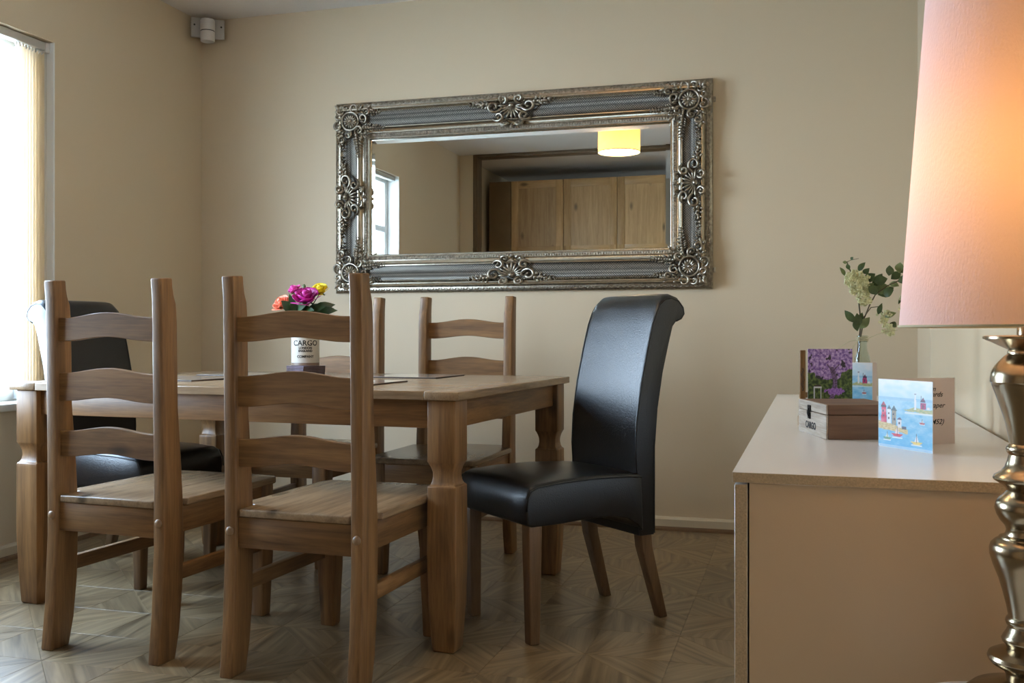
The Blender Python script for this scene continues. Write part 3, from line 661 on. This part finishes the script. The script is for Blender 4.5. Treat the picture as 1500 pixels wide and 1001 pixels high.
# ------------------------------------------------------------------ things on the table
TM = Matrix.Rotation(TBR, 4, 'Z')
def mat_(cx, cy, w, d, rz, lab):
    e = tag(empty('placemat', (cx, cy, TZ), R(rz)), lab, 'placemat', 'glossy placemats on the table')
    MB().box(-w / 2, w / 2, -d / 2, d / 2, 0, .0045).build('cork_back', matedge, e, bevel=.001, seg=1)
    MB().box(-w / 2 + .002, w / 2 - .002, -d / 2 + .002, d / 2 - .002, .0045, .0052).build('printed_face', matm, e); return e
mat_(-1.462, 3.675, .295, .29, -3, 'glossy picture placemat on the far side, rightmost of the four')
mat_(-1.49, 3.155, .29, .27, -3.5, 'glossy picture placemat on the near side, in front of the nearest pine chair')
mat_(-2.20, 3.225, .28, .26, -8, 'glossy picture placemat on the near side, left, in front of the left pine chair')
mat_(-2.21, 3.63, .26, .26, -6, 'glossy picture placemat on the far side, left of the coaster stack')
cs = (-1.978, 3.735)
for k in range(6):
    e = tag(empty('coaster', (cs[0] + random.uniform(-.001, .001), cs[1] + random.uniform(-.001, .001), TZ + .0062 * k), R(-24 + random.uniform(-1.5, 1.5))), 'square dark coaster, ' + ['lowest', 'second from the bottom', 'third from the bottom', 'third from the top', 'second from the top', 'topmost'][k] + ' in the stack under the flower tin', 'coaster', 'stack of coasters under the flower tin')
    MB().box(-.057, .057, -.057, .057, 0, .005).build('cork_back', coastm, e, bevel=.001, seg=1)
    MB().box(-.0565, .0565, -.0565, .0565, .005, .006).build('printed_face', coastl, e)
zc = TZ + .0062 * 6
va = tag(empty('flower_tin', (cs[0] - .002, cs[1], zc)), 'white tin vase with black lettering on the coaster stack', 'vase')
MB().lathe([(.052, 0), (.0555, .001), (.0555, .009), (.0575, .012), (.0575, .166), (.0595, .170), (.0575, .174), (.0545, .170), (.0545, .06), (.02, .05)], 40).build('tin_body', cerm, va, smooth=True)
MB().lathe([(.0560, .001), (.0582, .003), (.0582, .011), (.0578, .013)], 40, cap=False).build('base_rim', cerd, va, smooth=True)
def wrap_text(rows, r, face):
    mb = MB()
    for s, size, z in rows:
        t = text_mb(s, size, ext=.0001, offset=.0006)
        vs = [(r * math.sin(x / r), -r * math.cos(x / r) - zz, y + z) for x, y, zz in t.v]
        mb.add([tuple(Matrix.Rotation(face, 4, 'Z') @ Vector(v)) for v in vs], t.f)
    return mb
wrap_text([('CARGO', .031, .084), ('LONDON', .0125, .070), ('ENGLAND', .0125, .058), ('COMPANY', .0145, .034)], .0578, R(16 + 12)).build('lettering', ink, va)
# roses
def rose(mb, c, r, tilt, n=16, seed=0, open_=1.0):
    rr = random.Random(seed); M = Matrix.Translation(c) @ Matrix.Rotation(tilt[0], 4, 'X') @ Matrix.Rotation(tilt[1], 4, 'Y')
    mb.blob((0, 0, .0), (r * .36, 0, 0), (0, r * .36, 0), (0, 0, r * .55), 10, 6, M=M)
    for k in range(n):
        f_ = k / (n - 1); a = k * 2.4 + rr.uniform(-.2, .2); rad = r * (.16 + .66 * f_ * open_); h = r * (.62 - .42 * f_); wid = r * (.5 + .45 * f_)
        vs = []
        for j in range(5):
            v_ = j / 4
            for i in range(6):
                u = (i / 5 - .5) * 2; aa = a + u * wid / max(rad, r * .25) * .55; flare = 1 + .42 * (v_ ** 2) * f_
                ro = rad * (.45 + .6 * math.sin(v_ * PI * .55)) * flare; zz = -r * .45 + (h + r * .45) * v_ * (1 - .22 * u * u * v_) - (r * .10 * (v_ ** 4) * f_)
                vs.append((ro * math.cos(aa), ro * math.sin(aa), zz))
        fs = [(j * 6 + i, j * 6 + i + 1, (j + 1) * 6 + i + 1, (j + 1) * 6 + i) for j in range(4) for i in range(5)]
        mb.add(vs, fs, M)
    return mb
def leaf_mb(mb, base, tip, w, up=(0, 0, 1), fold=.15):
    base, tip = Vector(base), Vector(tip); d = tip - base; L_ = d.length; d = d.normalized(); up = Vector(up); s = d.cross(up)
    if s.length < .05: s = d.cross(Vector((0, 1, 0)))
    s.normalize(); nrm = s.cross(d).normalized(); vs = []
    prof = [0.02, .55, .9, 1, .85, .5, .03]
    for i, k in enumerate(prof):
        t = i / 6; c = base + d * L_ * t + nrm * (math.sin(t * PI) * L_ * .12)
        for u in (-1, 0, 1): vs.append(tuple(c + s * u * w * k + nrm * (abs(u) * w * k * fold)))
    mb.add(vs, [(i * 3 + j, i * 3 + j + 1, i * 3 + j + 4, i * 3 + j + 3) for i in range(6) for j in range(2)]); return mb
vx, vy = cs
def flower(name, lab, c, r, mat, tilt, seed, open_=1, n=16):
    e = tag(empty(name, (0, 0, 0)), lab, 'flower')
    o = rose(MB(), c, r, tilt, n, seed, open_).build('petals', mat, e, smooth=2)
    s = o.modifiers.new('solid', 'SOLIDIFY'); s.thickness = .0012
    mid = ((c[0] + vx) / 2 + .003, (c[1] + vy) / 2, c[2] - .06)
    MB().tube([(c[0], c[1], c[2] - r * .4), mid, (vx + (c[0] - vx) * .25, vy + (c[1] - vy) * .25, zc + .08)], .0022, 6).build('stem', leafm, e, smooth=2)
    mb = MB()
    for k in range(5): a = k * 2 * PI / 5; leaf_mb(mb, (c[0], c[1], c[2] - r * .4), (c[0] + r * .7 * math.cos(a), c[1] + r * .7 * math.sin(a), c[2] - r * .62), r * .14)
    mb.build('sepal', leafm, e, smooth=2)
flower('rose', 'large open magenta rose in the middle of the bunch', (vx + .026, vy - .045, 1.100), .060, pm, (.55, .12), 1)
flower('rose', 'smaller magenta rose bud at the upper left of the bunch', (vx - .050, vy - .01, 1.132), .034, pm2, (.5, -.3), 2, .7, 12)
flower('rose', 'coral pink rose at the left edge of the bunch', (vx - .100, vy - .02, 1.076), .046, pk, (.75, -.25), 3, .9)
flower('rose', 'yellow rose behind the magenta one', (vx + .046, vy + .035, 1.132), .042, py_, (.6, .1), 4, .9)
e = tag(empty('rose_leaves', (0, 0, 0)), 'dark green leaves spreading below the roses', 'foliage')
rr = random.Random(5)
for k, (dx, dy, z0, ex, ey, z1, w) in enumerate([(.02, -.04, 1.03, .115, -.05, 1.045, .020), (.03, -.02, 1.035, .130, .01, 1.055, .020), (-.01, -.05, 1.035, .05, -.10, 1.045, .022), (-.03, -.03, 1.03, -.075, -.07, 1.07, .020), (-.04, 0, 1.03, -.06, -.03, 1.10, .014),
                                            (.0, .02, 1.03, .10, .06, 1.04, .020), (.05, -.03, 1.025, .155, -.02, 1.030, .018), (-.02, .03, 1.03, -.10, .05, 1.05, .018), (-.02, -.05, 1.04, -.03, -.085, 1.085, .013), (.01, -.06, 1.03, .085, -.09, 1.03, .020)]):
    leaf_mb(MB(), (vx + dx, vy + dy, z0), (vx + ex, vy + ey, z1 + .012), w * 1.15, up=(.2, -1, .45)).build('leaf', leafm, e, smooth=2)
MB().tube([(vx, vy, 1.0), (vx - .005, vy, 1.10), (vx - .002, vy - .01, 1.142)], .0018, 5).blob((vx - .001, vy - .012, 1.140), (.008, 0, 0), (0, .008, 0), (0, 0, .013), 8, 6).build('closed_bud', leafp, e, smooth=2)
mb = MB()
for k in range(7): a = rr.uniform(0, 6.28); mb.tube([(vx + .02 * math.cos(a), vy + .02 * math.sin(a), zc + .06), (vx + .045 * math.cos(a), vy + .045 * math.sin(a), 1.04)], .0016, 5)
mb.build('stems', leafm, e)

# ------------------------------------------------------------------ white chest of drawers
HC = .75
ca = tag(empty('chest_of_drawers', (-.095, 1.462, 0), R(-.6)), 'long white chest of drawers with chipboard edges against the right wall', 'chest of drawers')
CW, CL = .452, 1.908
MB().box(0, CW, 0, CL, HC - .0145, HC).build('top_panel', melam, ca)
MB().box(.0008, CW - .0008, -.0009, .0, HC - .0141, HC - .0004).build('top_edge_band', chip, ca)
MB().box(.0235, CW - .004, .003, .018, .0, HC - .0150).build('end_panel', melend, ca, bevel=.0006, seg=1)
MB().box(.0235, CW - .004, CL - .018, CL - .003, .0, HC - .0150).build('end_panel', melend, ca)
MB().box(CW - .010, CW - .004, .018, CL - .018, .03, HC - .02).build('back_panel', melam, ca)
for r_ in range(2):
    for c_ in range(2):
        z0 = .05 + r_ * .343; y0 = .0015 + c_ * (CL / 2); d = MB().box(.003, .021, y0, y0 + CL / 2 - .003, z0, z0 + .340).build('drawer', melam, ca, bevel=.001, seg=1)
        MB().box(.0035, .0205, y0 - .0008, y0, z0 + .001, z0 + .339).build('edge_band', chip, d)
MB().box(.025, .040, .018, CL - .018, 0, .05).build('plinth', melam, ca)
MB().box(.024, .11, .018, CL - .018, .05, .062).build('bottom_rail', melam, ca)

# ------------------------------------------------------------------ wooden box
bx = tag(empty('wooden_box', (.045, 1.953, HC), R(16.6)), 'small dark wooden box with whitewashed front and black latch', 'box')
# local x along the long dark side, local y away from the camera along the whitewashed front
BW, BL, BH = .135, .176, .0655
M_ = Matrix.Rotation(R(3.8), 4, 'Z')
def bxb(x0, x1, y0, y1, z0, z1, n, m, bev=.0012): return MB().box(x0, x1, y0, y1, z0, z1).build(n, m, bx, bevel=bev, seg=1)
bxb(.004, BW, 0, BL, .0, .0455, 'box_body', boxdark); bxb(.004, BW, 0, BL, .0465, BH, 'lid', boxdark)
boxpaleY = wood('box_whitewashed_y', 'y', (140, 122, 102), (210, 200, 186), knots=False, rough=.7, scale=60)
bxb(0, .004, 0, BL, 0, .0455, 'front_panel', boxpaleY); bxb(0, .004, 0, BL, .0465, BH, 'lid_edge', boxpaleY)
MF = Matrix.Translation((-.0002, 0, 0)) @ Matrix(((0, 0, -1, 0), (-1, 0, 0, 0), (0, 1, 0, 0), (0, 0, 0, 1)))
la = MB().box(-.0022, 0, BL / 2 + .004, BL / 2 + .022, .046, .058).box(-.0022, 0, BL / 2 + .006, BL / 2 + .020, .031, .043).box(-.004, -.001, BL / 2 + .010, BL / 2 + .016, .036, .052)
la.build('latch', darkm, bx, bevel=.0006, seg=1)
MB().tube([(-.0035, BL / 2 + .013 + .005 * math.cos(a), .0435 + .0055 * math.sin(a)) for a in [2 * PI * i / 12 for i in range(13)]], .0009, 5).build('latch_ring', darkm, bx)
text_mb('CARGO', .0185, ext=.0001, offset=.0006, M=Matrix.Translation((-.0003, BL / 2 + .006, .0125)) @ MF).build('lettering', ink, bx)
# ------------------------------------------------------------------ cards
def picture(name, fn, w, h, nx, ny, parent, M):
    vs = []; cols = []; fs = []
    for j in range(ny + 1):
        for i in range(nx + 1):
            u, v = i / nx, j / ny; vs.append((u * w, 0, v * h)); cols.append(lin(fn(u, v)) + (1,))
    for j in range(ny):
        for i in range(nx): a = j * (nx + 1) + i; fs.append((a, a + 1, a + nx + 2, a + nx + 1))
    me = bpy.data.meshes.new(name); me.from_pydata(vs, [], fs); me.transform(M)
    ca_ = me.color_attributes.new('Col', 'FLOAT_COLOR', 'POINT'); ca_.data.foreach_set('color', np.array(cols, dtype=np.float32).ravel())
    me.materials.append(printm); o = bpy.data.objects.new(name, me); col.objects.link(o); o.parent = parent; return o
def ns(x, y, s=1.0, z=0): return mnoise.noise(Vector((x * s, y * s, z)))
def mixc(a, b, t): t = max(0, min(1, t)); return tuple(a[i] * (1 - t) + b[i] * t for i in range(3))
def seascape(u, v):
    n1 = ns(u, v * 2, 7); n2 = ns(u, v * 3, 22, 3)
    c = mixc((196, 226, 244), (232, 240, 248), (v - .75) * 4 + n1 * .6) if v > .745 else mixc((96, 178, 222), (178, 218, 240), v / .75 + n1 * .5 + n2 * .25)
    if .70 < v < .745: c = mixc(c, (150, 196, 226), .6)
    def rect(x0, x1, y0, y1): return x0 < u < x1 and y0 < v < y1
    # right headland
    if u > .48 and abs(v - .575 - .03 * ns(u, 0, 5)) < .03 * min(1, (u - .48) * 6): c = mixc((206, 196, 146), (160, 178, 130), .5 + n2 * 1.5)
    if u > .5 and abs(v - .53) < .012: c = (226, 236, 240)
    if abs(u - .695) < .022 - (v - .6) * .06 and .59 < v < .80: c = (232, 234, 238)
    if abs(u - .695) < .02 and .80 < v < .825: c = (150, 160, 176)
    if abs(u - .835) < .052 - (v - .6) * .05 and .60 < v < .70: c = mixc((206, 70, 120), (150, 60, 110), .5 + n2)
    if abs(u - .835) < .045 and .70 < v < .725: c = (70, 60, 90)
    if abs(u - .835) < .035 * (1 - (v - .725) / .05) and .725 <= v < .77: c = (110, 60, 90)
    if abs(u - .80) < .006 and .72 < v < .80: c = (60, 60, 80)
    if rect(.90, .95, .60, .64): c = (236, 230, 230)
    # left town
    if u < .56 and v < .38 - .10 * max(0, u - .1) * 2 and v > .27 + .02 * ns(u, 1, 6) - .06 * u * 1.5: c = mixc((200, 176, 120), (226, 206, 160), .5 + n2 * 1.4)
    if abs(u - .105) < .056 - (v - .38) * .07 and .36 < v < .59: c = mixc((206, 44, 84), (232, 120, 140), .35 + n1 - (u - .105) * 4)
    if abs(u - .10) < .05 and .59 < v < .615: c = (60, 50, 70)
    if abs(u - .10) < .045 * (1 - (v - .615) / .06) and .615 <= v < .675: c = (170, 40, 70)
    if rect(.17, .245, .35, .56): c = (234, 236, 240)
    if abs(u - .207) < .045 * (1 - (v - .56) / .06) and .56 <= v < .62: c = (90, 110, 130)
    if rect(.255, .345, .34, .55): c = mixc((176, 164, 146), (140, 130, 116), .5 + n2)
    if abs(u - .30) < .055 * (1 - (v - .55) / .07) and .55 <= v < .62: c = (80, 100, 110)
    if rect(.365, .445, .30, .42): c = (226, 224, 226)
    if abs(u - .405) < .055 * (1 - (v - .42) / .04) and .42 <= v < .46: c = (90, 84, 120)
    if rect(.45, .53, .29, .33): c = (80, 80, 100)
    for wx, wy in ((.09, .53), (.10, .46), (.20, .50), (.20, .43), (.29, .49), (.31, .42), (.40, .37), (.83, .66), (.83, .63)):
        if abs(u - wx) < .011 and abs(v - wy) < .014: c = (60, 66, 90)
    # boats
    def boat(x, y, s, hull, sail):
        nonlocal c
        if abs(v - y) < .018 * s and abs(u - x) < (.07 + (v - y) * 1.2) * s: c = hull
        if y + .018 * s < v < y + .10 * s and abs(u - x) < .04 * s * (1 - (v - y) / (.10 * s)): c = sail
        if abs(u - x) < .005 and y < v < y + .11 * s: c = (70, 60, 70)
        if abs(v - y + .028 * s) < .007 and abs(u - x) < .08 * s: c = (230, 240, 246)
    boat(.36, .19, 1.2, (214, 64, 84), (238, 220, 222)); boat(.17, .13, .9, (96, 150, 120), (230, 240, 226)); boat(.72, .11, 1.2, (226, 200, 110), (236, 236, 240)); boat(.82, .40, .6, (190, 90, 100), (240, 240, 244))
    if v < .035: c = mixc(c, (214, 222, 238), .6)
    return c
def wisteria(u, v):
    v = (v - .42) / .58
    n1 = ns(u, v, 7, 1); n2 = ns(u, v, 17, 2); n3 = ns(u, v, 36, 4)
    c = mixc((120, 86, 184), (226, 204, 252), .5 + n2 * .9 + n3 * .6)
    if n1 + n2 * .6 < -.5: c = mixc((40, 44, 50), (70, 60, 90), .5 + n3)
    if v < .44 - .10 * math.cos((u - .5) * 5) + n1 * .12: c = mixc((40, 66, 34), (120, 144, 74), .45 + n2 + n3 * .5)
    if abs(u - .56 - .05 * math.sin(v * 6)) < .055 + .02 * n2 and v < .60: c = mixc((78, 62, 96), (150, 122, 190), .5 + n3)
    if abs(u - (.56 + (v - .5) * .9)) < .014 and .45 < v < .66: c = (84, 66, 104)
    if abs(u - (.56 - (v - .5) * .8)) < .014 and .45 < v < .66: c = (84, 66, 104)
    if ((u - .62) / .22) ** 2 + ((v - .06) / .075) ** 2 < 1 + n2: c = mixc((130, 84, 190), (190, 150, 236), .5 + n3)
    if .13 < u < .31 and .135 < v < .165: c = (226, 232, 240)
    if (abs(u - .145) < .012 or abs(u - .295) < .012) and v < .14: c = (216, 224, 236)
    if .15 < u < .30 and .17 < v < .20: c = (70, 60, 60)
    return c
def card(name, lab, fold, ang1, ang2, w, h, fn, hand, nx=110, ny=120):
    e = tag(empty(name, fold), lab, 'card', None)
    for nm, ang in (('card_front', ang1), ('card_back', ang2)):
        M = Matrix.Rotation(ang, 4, 'Z'); MB().box(0, w * (1.17 if nm == 'card_back' else 1), -.0003, .0003, 0, h, M=M).build(nm, papw if nm == 'card_front' else papi, e)
    picture('painted_scene', fn, w - .001, h - .001, nx, ny, e, Matrix.Rotation(ang1, 4, 'Z') @ Matrix.Translation((.0005, -.0005, .0005)))
    if hand:
        M = Matrix.Rotation(ang2, 4, 'Z') @ Matrix.Translation((w * .60, -.0005, 0)) @ Matrix.Rotation(R(90), 4, 'X'); mb = MB()
        for i, s in enumerate(['g mum', 'Edwards', 'at all', 'ng Draper', 'ds is', 'so is', '16-NM52)', '', 'f']):
            if s: text_mb(s, .0128 * h / .119, 'LEFT', .35, .00005, offset=.00012, M=M @ Matrix.Translation((.006 * math.sin(i * 2.1) + (.0 if i != 6 else -.002), h * (.80 - .083 * i), 0)), mb=mb)
        mb.build('handwriting', ink, e)
    return e
a1 = math.atan2(1.776 - 1.879, .207 - .132); a2 = math.atan2(1.952 - 1.879, .266 - .132)
card('greeting_card', 'large open greeting card with painted lighthouses and boats, in front of the box', (.132, 1.879, HC), a1, a2, .131, .119, seascape, True)
card('greeting_card', 'small greeting card with a painted lighthouse, standing behind the wooden box', (.094, 2.285, HC), R(-18), R(12), .056, .136, lambda u, v: seascape(.42 + u * .58, .38 + (v - .5) * 1.24), False, 60, 90)
tc_ = tag(empty('picture_card', (.0135, 2.215, HC), R(12)), 'square card showing a purple blossoming tree with a white bench', 'card')
TCW, TCH = .093, .166
MB().box(0, TCW, 0, .0012, 0, TCH).build('card_board', papw, tc_); picture('printed_tree', wisteria, TCW, TCH, 110, 150, tc_, Matrix.Translation((0, -.0004, 0)))
st = tag(empty('photo_stand', (-.003, 2.232, HC), R(6)), 'thin wooden stand leaning behind the purple tree card', 'stand')
MB().box(0, .012, -.006, .006, .018, .163).build('upright', standwood, st, bevel=.0015)
MB().box(-.003, .013, -.016, .010, 0, .022).build('foot_block', standwood, st, bevel=.0015)
MB().box(.05, .062, .004, .016, 0, .12).build('upright', standwood, st, bevel=.0015)
MB().box(.0, .062, .006, .014, .06, .072).build('cross_bar', standwood, st, bevel=.001)
MB().tube([(.006, -.0068, .10 + .025 * math.sin(a) ) if i % 2 else (.006 + .003 * math.cos(a), -.0068, .10 + .025 * math.sin(a)) for i, a in enumerate([2 * PI * k / 14 for k in range(15)])], .0005, 4).build('inked_mark', ink, st)

# ------------------------------------------------------------------ bottle with blossom
BX, BY = .136, 2.44
bo = tag(empty('glass_bottle', (BX, BY, HC)), 'clear glass bottle holding blossom stems, behind the cards', 'bottle')
MB().lathe([(.0, .002), (.017, 0), (.019, .004), (.019, .125), (.0175, .143), (.013, .155), (.0105, .165), (.0105, .186), (.0125, .188), (.0125, .194), (.0098, .194), (.0092, .165), (.0115, .155), (.016, .142), (.0175, .124), (.0175, .008), (.0, .006)], 28, cap=False).build('bottle_glass', bottleglass, bo, smooth=True)
MB().tube([(.0128 * math.cos(a * .7), .0128 * math.sin(a * .7), .180 + .0004 * a) for a in range(28)], .0012, 5).build('twine_wrap', twine, bo)
for pts in ([(-.012, -.004, .184), (-.03, -.01, .180), (-.05, -.012, .168), (-.062, -.016, .155)], [(.010, -.006, .186), (.03, -.012, .196), (.055, -.015, .204), (.075, -.018, .206)], [(-.01, -.008, .182), (-.02, -.014, .17), (-.03, -.016, .15)]):
    MB().tube(pts, .0009, 5).build('twine_tail', twine, bo)
sg = tag(empty('blossom_spray', (BX, BY, HC)), 'spray of cream blossom and green leaves standing in the glass bottle', 'flower')
rr = random.Random(11)
def P(u, v, dy=0):       # local point seen at a pixel column/row of the spray, measured on the plane of the bottle
    return (((u - 1262) * .001565), dy, (.938 + (488 - v) * .001625) - HC + .006)
def stem(pts, r=.0016): return MB().tube(pts, [r * (1 - .4 * i / (len(pts) - 1)) for i in range(len(pts))], 6)
stem([P(1252, 590), P(1253, 545), P(1256, 505), P(1260, 470), P(1257, 440), P(1252, 415), P(1245, 395), P(1240, 382)], .0022).build('stem', stemm, sg, smooth=2)
stem([P(1257, 590, .004), P(1256, 540, .004), P(1258, 500, .004), P(1264, 465, .003), P(1272, 445, 0), P(1280, 430, -.004), P(1296, 418, -.01), P(1330, 402, -.014)], .002).build('stem', stemm, sg, smooth=2)
stem([P(1264, 462), P(1274, 448), P(1284, 447), P(1292, 458), P(1298, 475)], .0014).build('stem', stemm, sg, smooth=2)
stem([P(1240, 382), P(1238, 384), P(1246, 380), P(1257, 378)], .001).build('stem', stemm, sg, smooth=2)
LV = [(1240, 384, 1234, 383, .004), (1246, 380, 1249, 376, .004), (1256, 396, 1266, 384, .007), (1262, 400, 1271, 393, .007), (1238, 402, 1230, 390, .005), (1244, 395, 1240, 386, .005), (1253, 470, 1237, 452, .009), (1256, 476, 1254, 456, .010), (1258, 478, 1272, 462, .010), (1256, 468, 1262, 455, .008),
      (1255, 482, 1252, 464, .008), (1276, 418, 1290, 400, .011), (1280, 424, 1300, 418, .014), (1284, 430, 1306, 420, .014), (1278, 412, 1296, 408, .012), (1298, 404, 1299, 389, .010), (1312, 400, 1314, 385, .010), (1302, 408, 1316, 398, .010), (1310, 412, 1328, 408, .010), (1314, 400, 1328, 390, .008), (1300, 414, 1313, 418, .008),
      (1270, 418, 1282, 430, .012), (1290, 430, 1304, 424, .011), (1322, 404, 1336, 396, .009), (1292, 462, 1308, 456, .007), (1300, 470, 1309, 476, .008), (1284, 458, 1289, 442, .006), (1266, 410, 1280, 400, .011), (1268, 424, 1278, 414, .010), (1318, 430, 1312, 444, .004), (1320, 422, 1316, 436, .004), (1326, 430, 1320, 446, .004), (1322, 440, 1318, 456, .004)]
for k, (a, b_, c, d_, w) in enumerate(LV):
    z_ = rr.uniform(-.018, .012)
    leaf_mb(MB(), P(a, b_, z_), P(c, d_, z_ - rr.uniform(-.01, .015)), w, up=(rr.uniform(-.4, .4), -1, rr.uniform(-.2, .5))).build('leaf', leafp if k % 4 else leafl, sg, smooth=2)
def cluster(cu, cv, ru, rv, n, name='blossom_cluster'):
    mb = MB()
    for k in range(n):
        a = rr.uniform(0, 6.28); q = math.sqrt(rr.random()); p = P(cu + ru * q * math.cos(a), cv + rv * q * math.sin(a), rr.uniform(-.022, .016)); s = rr.uniform(.0026, .0052)
        for j in range(4):
            aa = j * PI / 2 + rr.random(); mb.blob((p[0] + s * .8 * math.cos(aa), p[1] - .001, p[2] + s * .8 * math.sin(aa)), (s * .8, 0, 0), (0, 0, s * .8), (0, s * .4, 0), 5, 3)
    mb.build(name, blossom, sg, smooth=2)['kind'] = 'stuff'
cluster(1254, 408, 17, 12, 80); cluster(1260, 422, 15, 10, 60); cluster(1264, 436, 10, 8, 26); cluster(1291, 463, 9, 10, 20); cluster(1299, 480, 8, 8, 16); cluster(1319, 445, 5, 14, 10)

# ------------------------------------------------------------------ lamp on white side table
LX, LY, TT = .266, 1.327, .50
TXc, TYc = .262, 1.225
side = tag(empty('side_table', (TXc, TYc, 0)), 'round white side table under the metal lamp', 'table')
MB().lathe([(.180, TT - .022), (.188, TT - .018), (.188, TT - .004), (.183, TT)], 56).build('table_top', whitepaint, side, smooth=True)
MB().lathe([(.13, 0), (.13, .012), (.04, .03), (.022, .08), (.022, TT - .05), (.07, TT - .022)], 32).build('pedestal', whitepaint, side, smooth=True)
lm = tag(empty('table_lamp', (LX, LY, TT)), 'lit table lamp with turned metal base and tall lilac linen shade', 'lamp')
U0 = 1510
pf = [(998, 1476), (990, 1475), (985, 1472), (983, 1469), (975, 1455), (970, 1450.5), (966, 1449), (961, 1451), (957, 1459), (953, 1470), (950, 1476), (946, 1475), (942, 1470), (938, 1469), (933, 1471.5), (927, 1475.5), (920, 1478.5), (916, 1475.5), (912, 1474.5), (908, 1475.5), (904, 1478.5), (890, 1476), (870, 1471), (850, 1465), (830, 1457),
      (815, 1452.5), (806, 1452), (799, 1454), (794, 1459), (790, 1465.5), (788, 1466), (785, 1473.5), (778, 1476), (772, 1474), (764, 1467), (755, 1462), (746, 1459.5), (738, 1461), (731, 1466), (725, 1473), (720, 1477), (715, 1474), (709, 1465.5), (705, 1458.5), (702, 1457), (698, 1459), (692, 1468), (685, 1473.5), (676, 1477), (667, 1479),
      (663, 1476), (659, 1475), (655, 1476.5), (651, 1480), (640, 1478.5), (620, 1474.5), (600, 1468), (580, 1461), (565, 1455.5), (562, 1455), (560, 1453), (554, 1453.2), (546, 1455), (538, 1459), (530, 1465.5), (523, 1472), (519, 1477.5), (516, 1477.5), (513, 1479), (511, 1475.5), (507, 1466), (502, 1456), (497.5, 1445), (496.5, 1443), (493, 1443), (492, 1446), (491, 1484)]
K = 1.2 / 1458
prof = [((U0 - u) * K * .96, .95 - (v - 488) * K - TT) for v, u in pf]
prof = [(.072, 0), (.075, .004), (.075, .010), (.066, .018)] + [(r, z) for r, z in prof if z > .022]
MB().lathe(prof, 56).build('turned_base', brass, lm, smooth=True)
z0 = prof[-1][1]
MB().lathe([(.0155, z0), (.0155, z0 + .05), (.013, z0 + .055), (.013, z0 + .09)], 20).build('bulb_holder', brass, lm, smooth=True)
bz = 1.135 - TT
MB().blob((0, 0, bz), (.03, 0, 0), (0, .03, 0), (0, 0, .045), 16, 10).build('bulb', bulbm, lm, smooth=2)
sz0, sz1 = .9580 - TT, 1.40 - TT; r0 = .1485; r1 = .1150
def cone(r0, r1, z0, z1, n=72, m=2): return MB().loft([[((r0 + (r1 - r0) * k / m) * math.cos(2 * PI * i / n), (r0 + (r1 - r0) * k / m) * math.sin(2 * PI * i / n), z0 + (z1 - z0) * k / m) for i in range(n)] for k in range(m + 1)], cap=False)
sh = cone(r0, r1, sz0, sz1).build('lamp_shade', shadem, lm, smooth=True)
for r_, z_ in ((r0, sz0), (r1, sz1)): MB().tube([(r_ * math.cos(2 * PI * i / 72), r_ * math.sin(2 * PI * i / 72), z_) for i in range(73)], .0018, 6).build('shade_rim', twine, lm, smooth=2)
mb = MB()
for a in (30, 150, 270): mb.tube([(.012 * math.cos(R(a)), .012 * math.sin(R(a)), z0 + .06), (r0 * math.cos(R(a)), r0 * math.sin(R(a)), sz0 + .03)], .0018, 5)
mb.build('shade_spider', brass, lm)
L = bpy.data.lights.new('lamp_light', 'POINT'); L.energy = 1.6; L.color = (1, .60, .24); L.shadow_soft_size = .035
lo = bpy.data.objects.new('lamp_light', L); col.objects.link(lo); lo.parent = lm; lo.location = (0, 0, bz + .02)
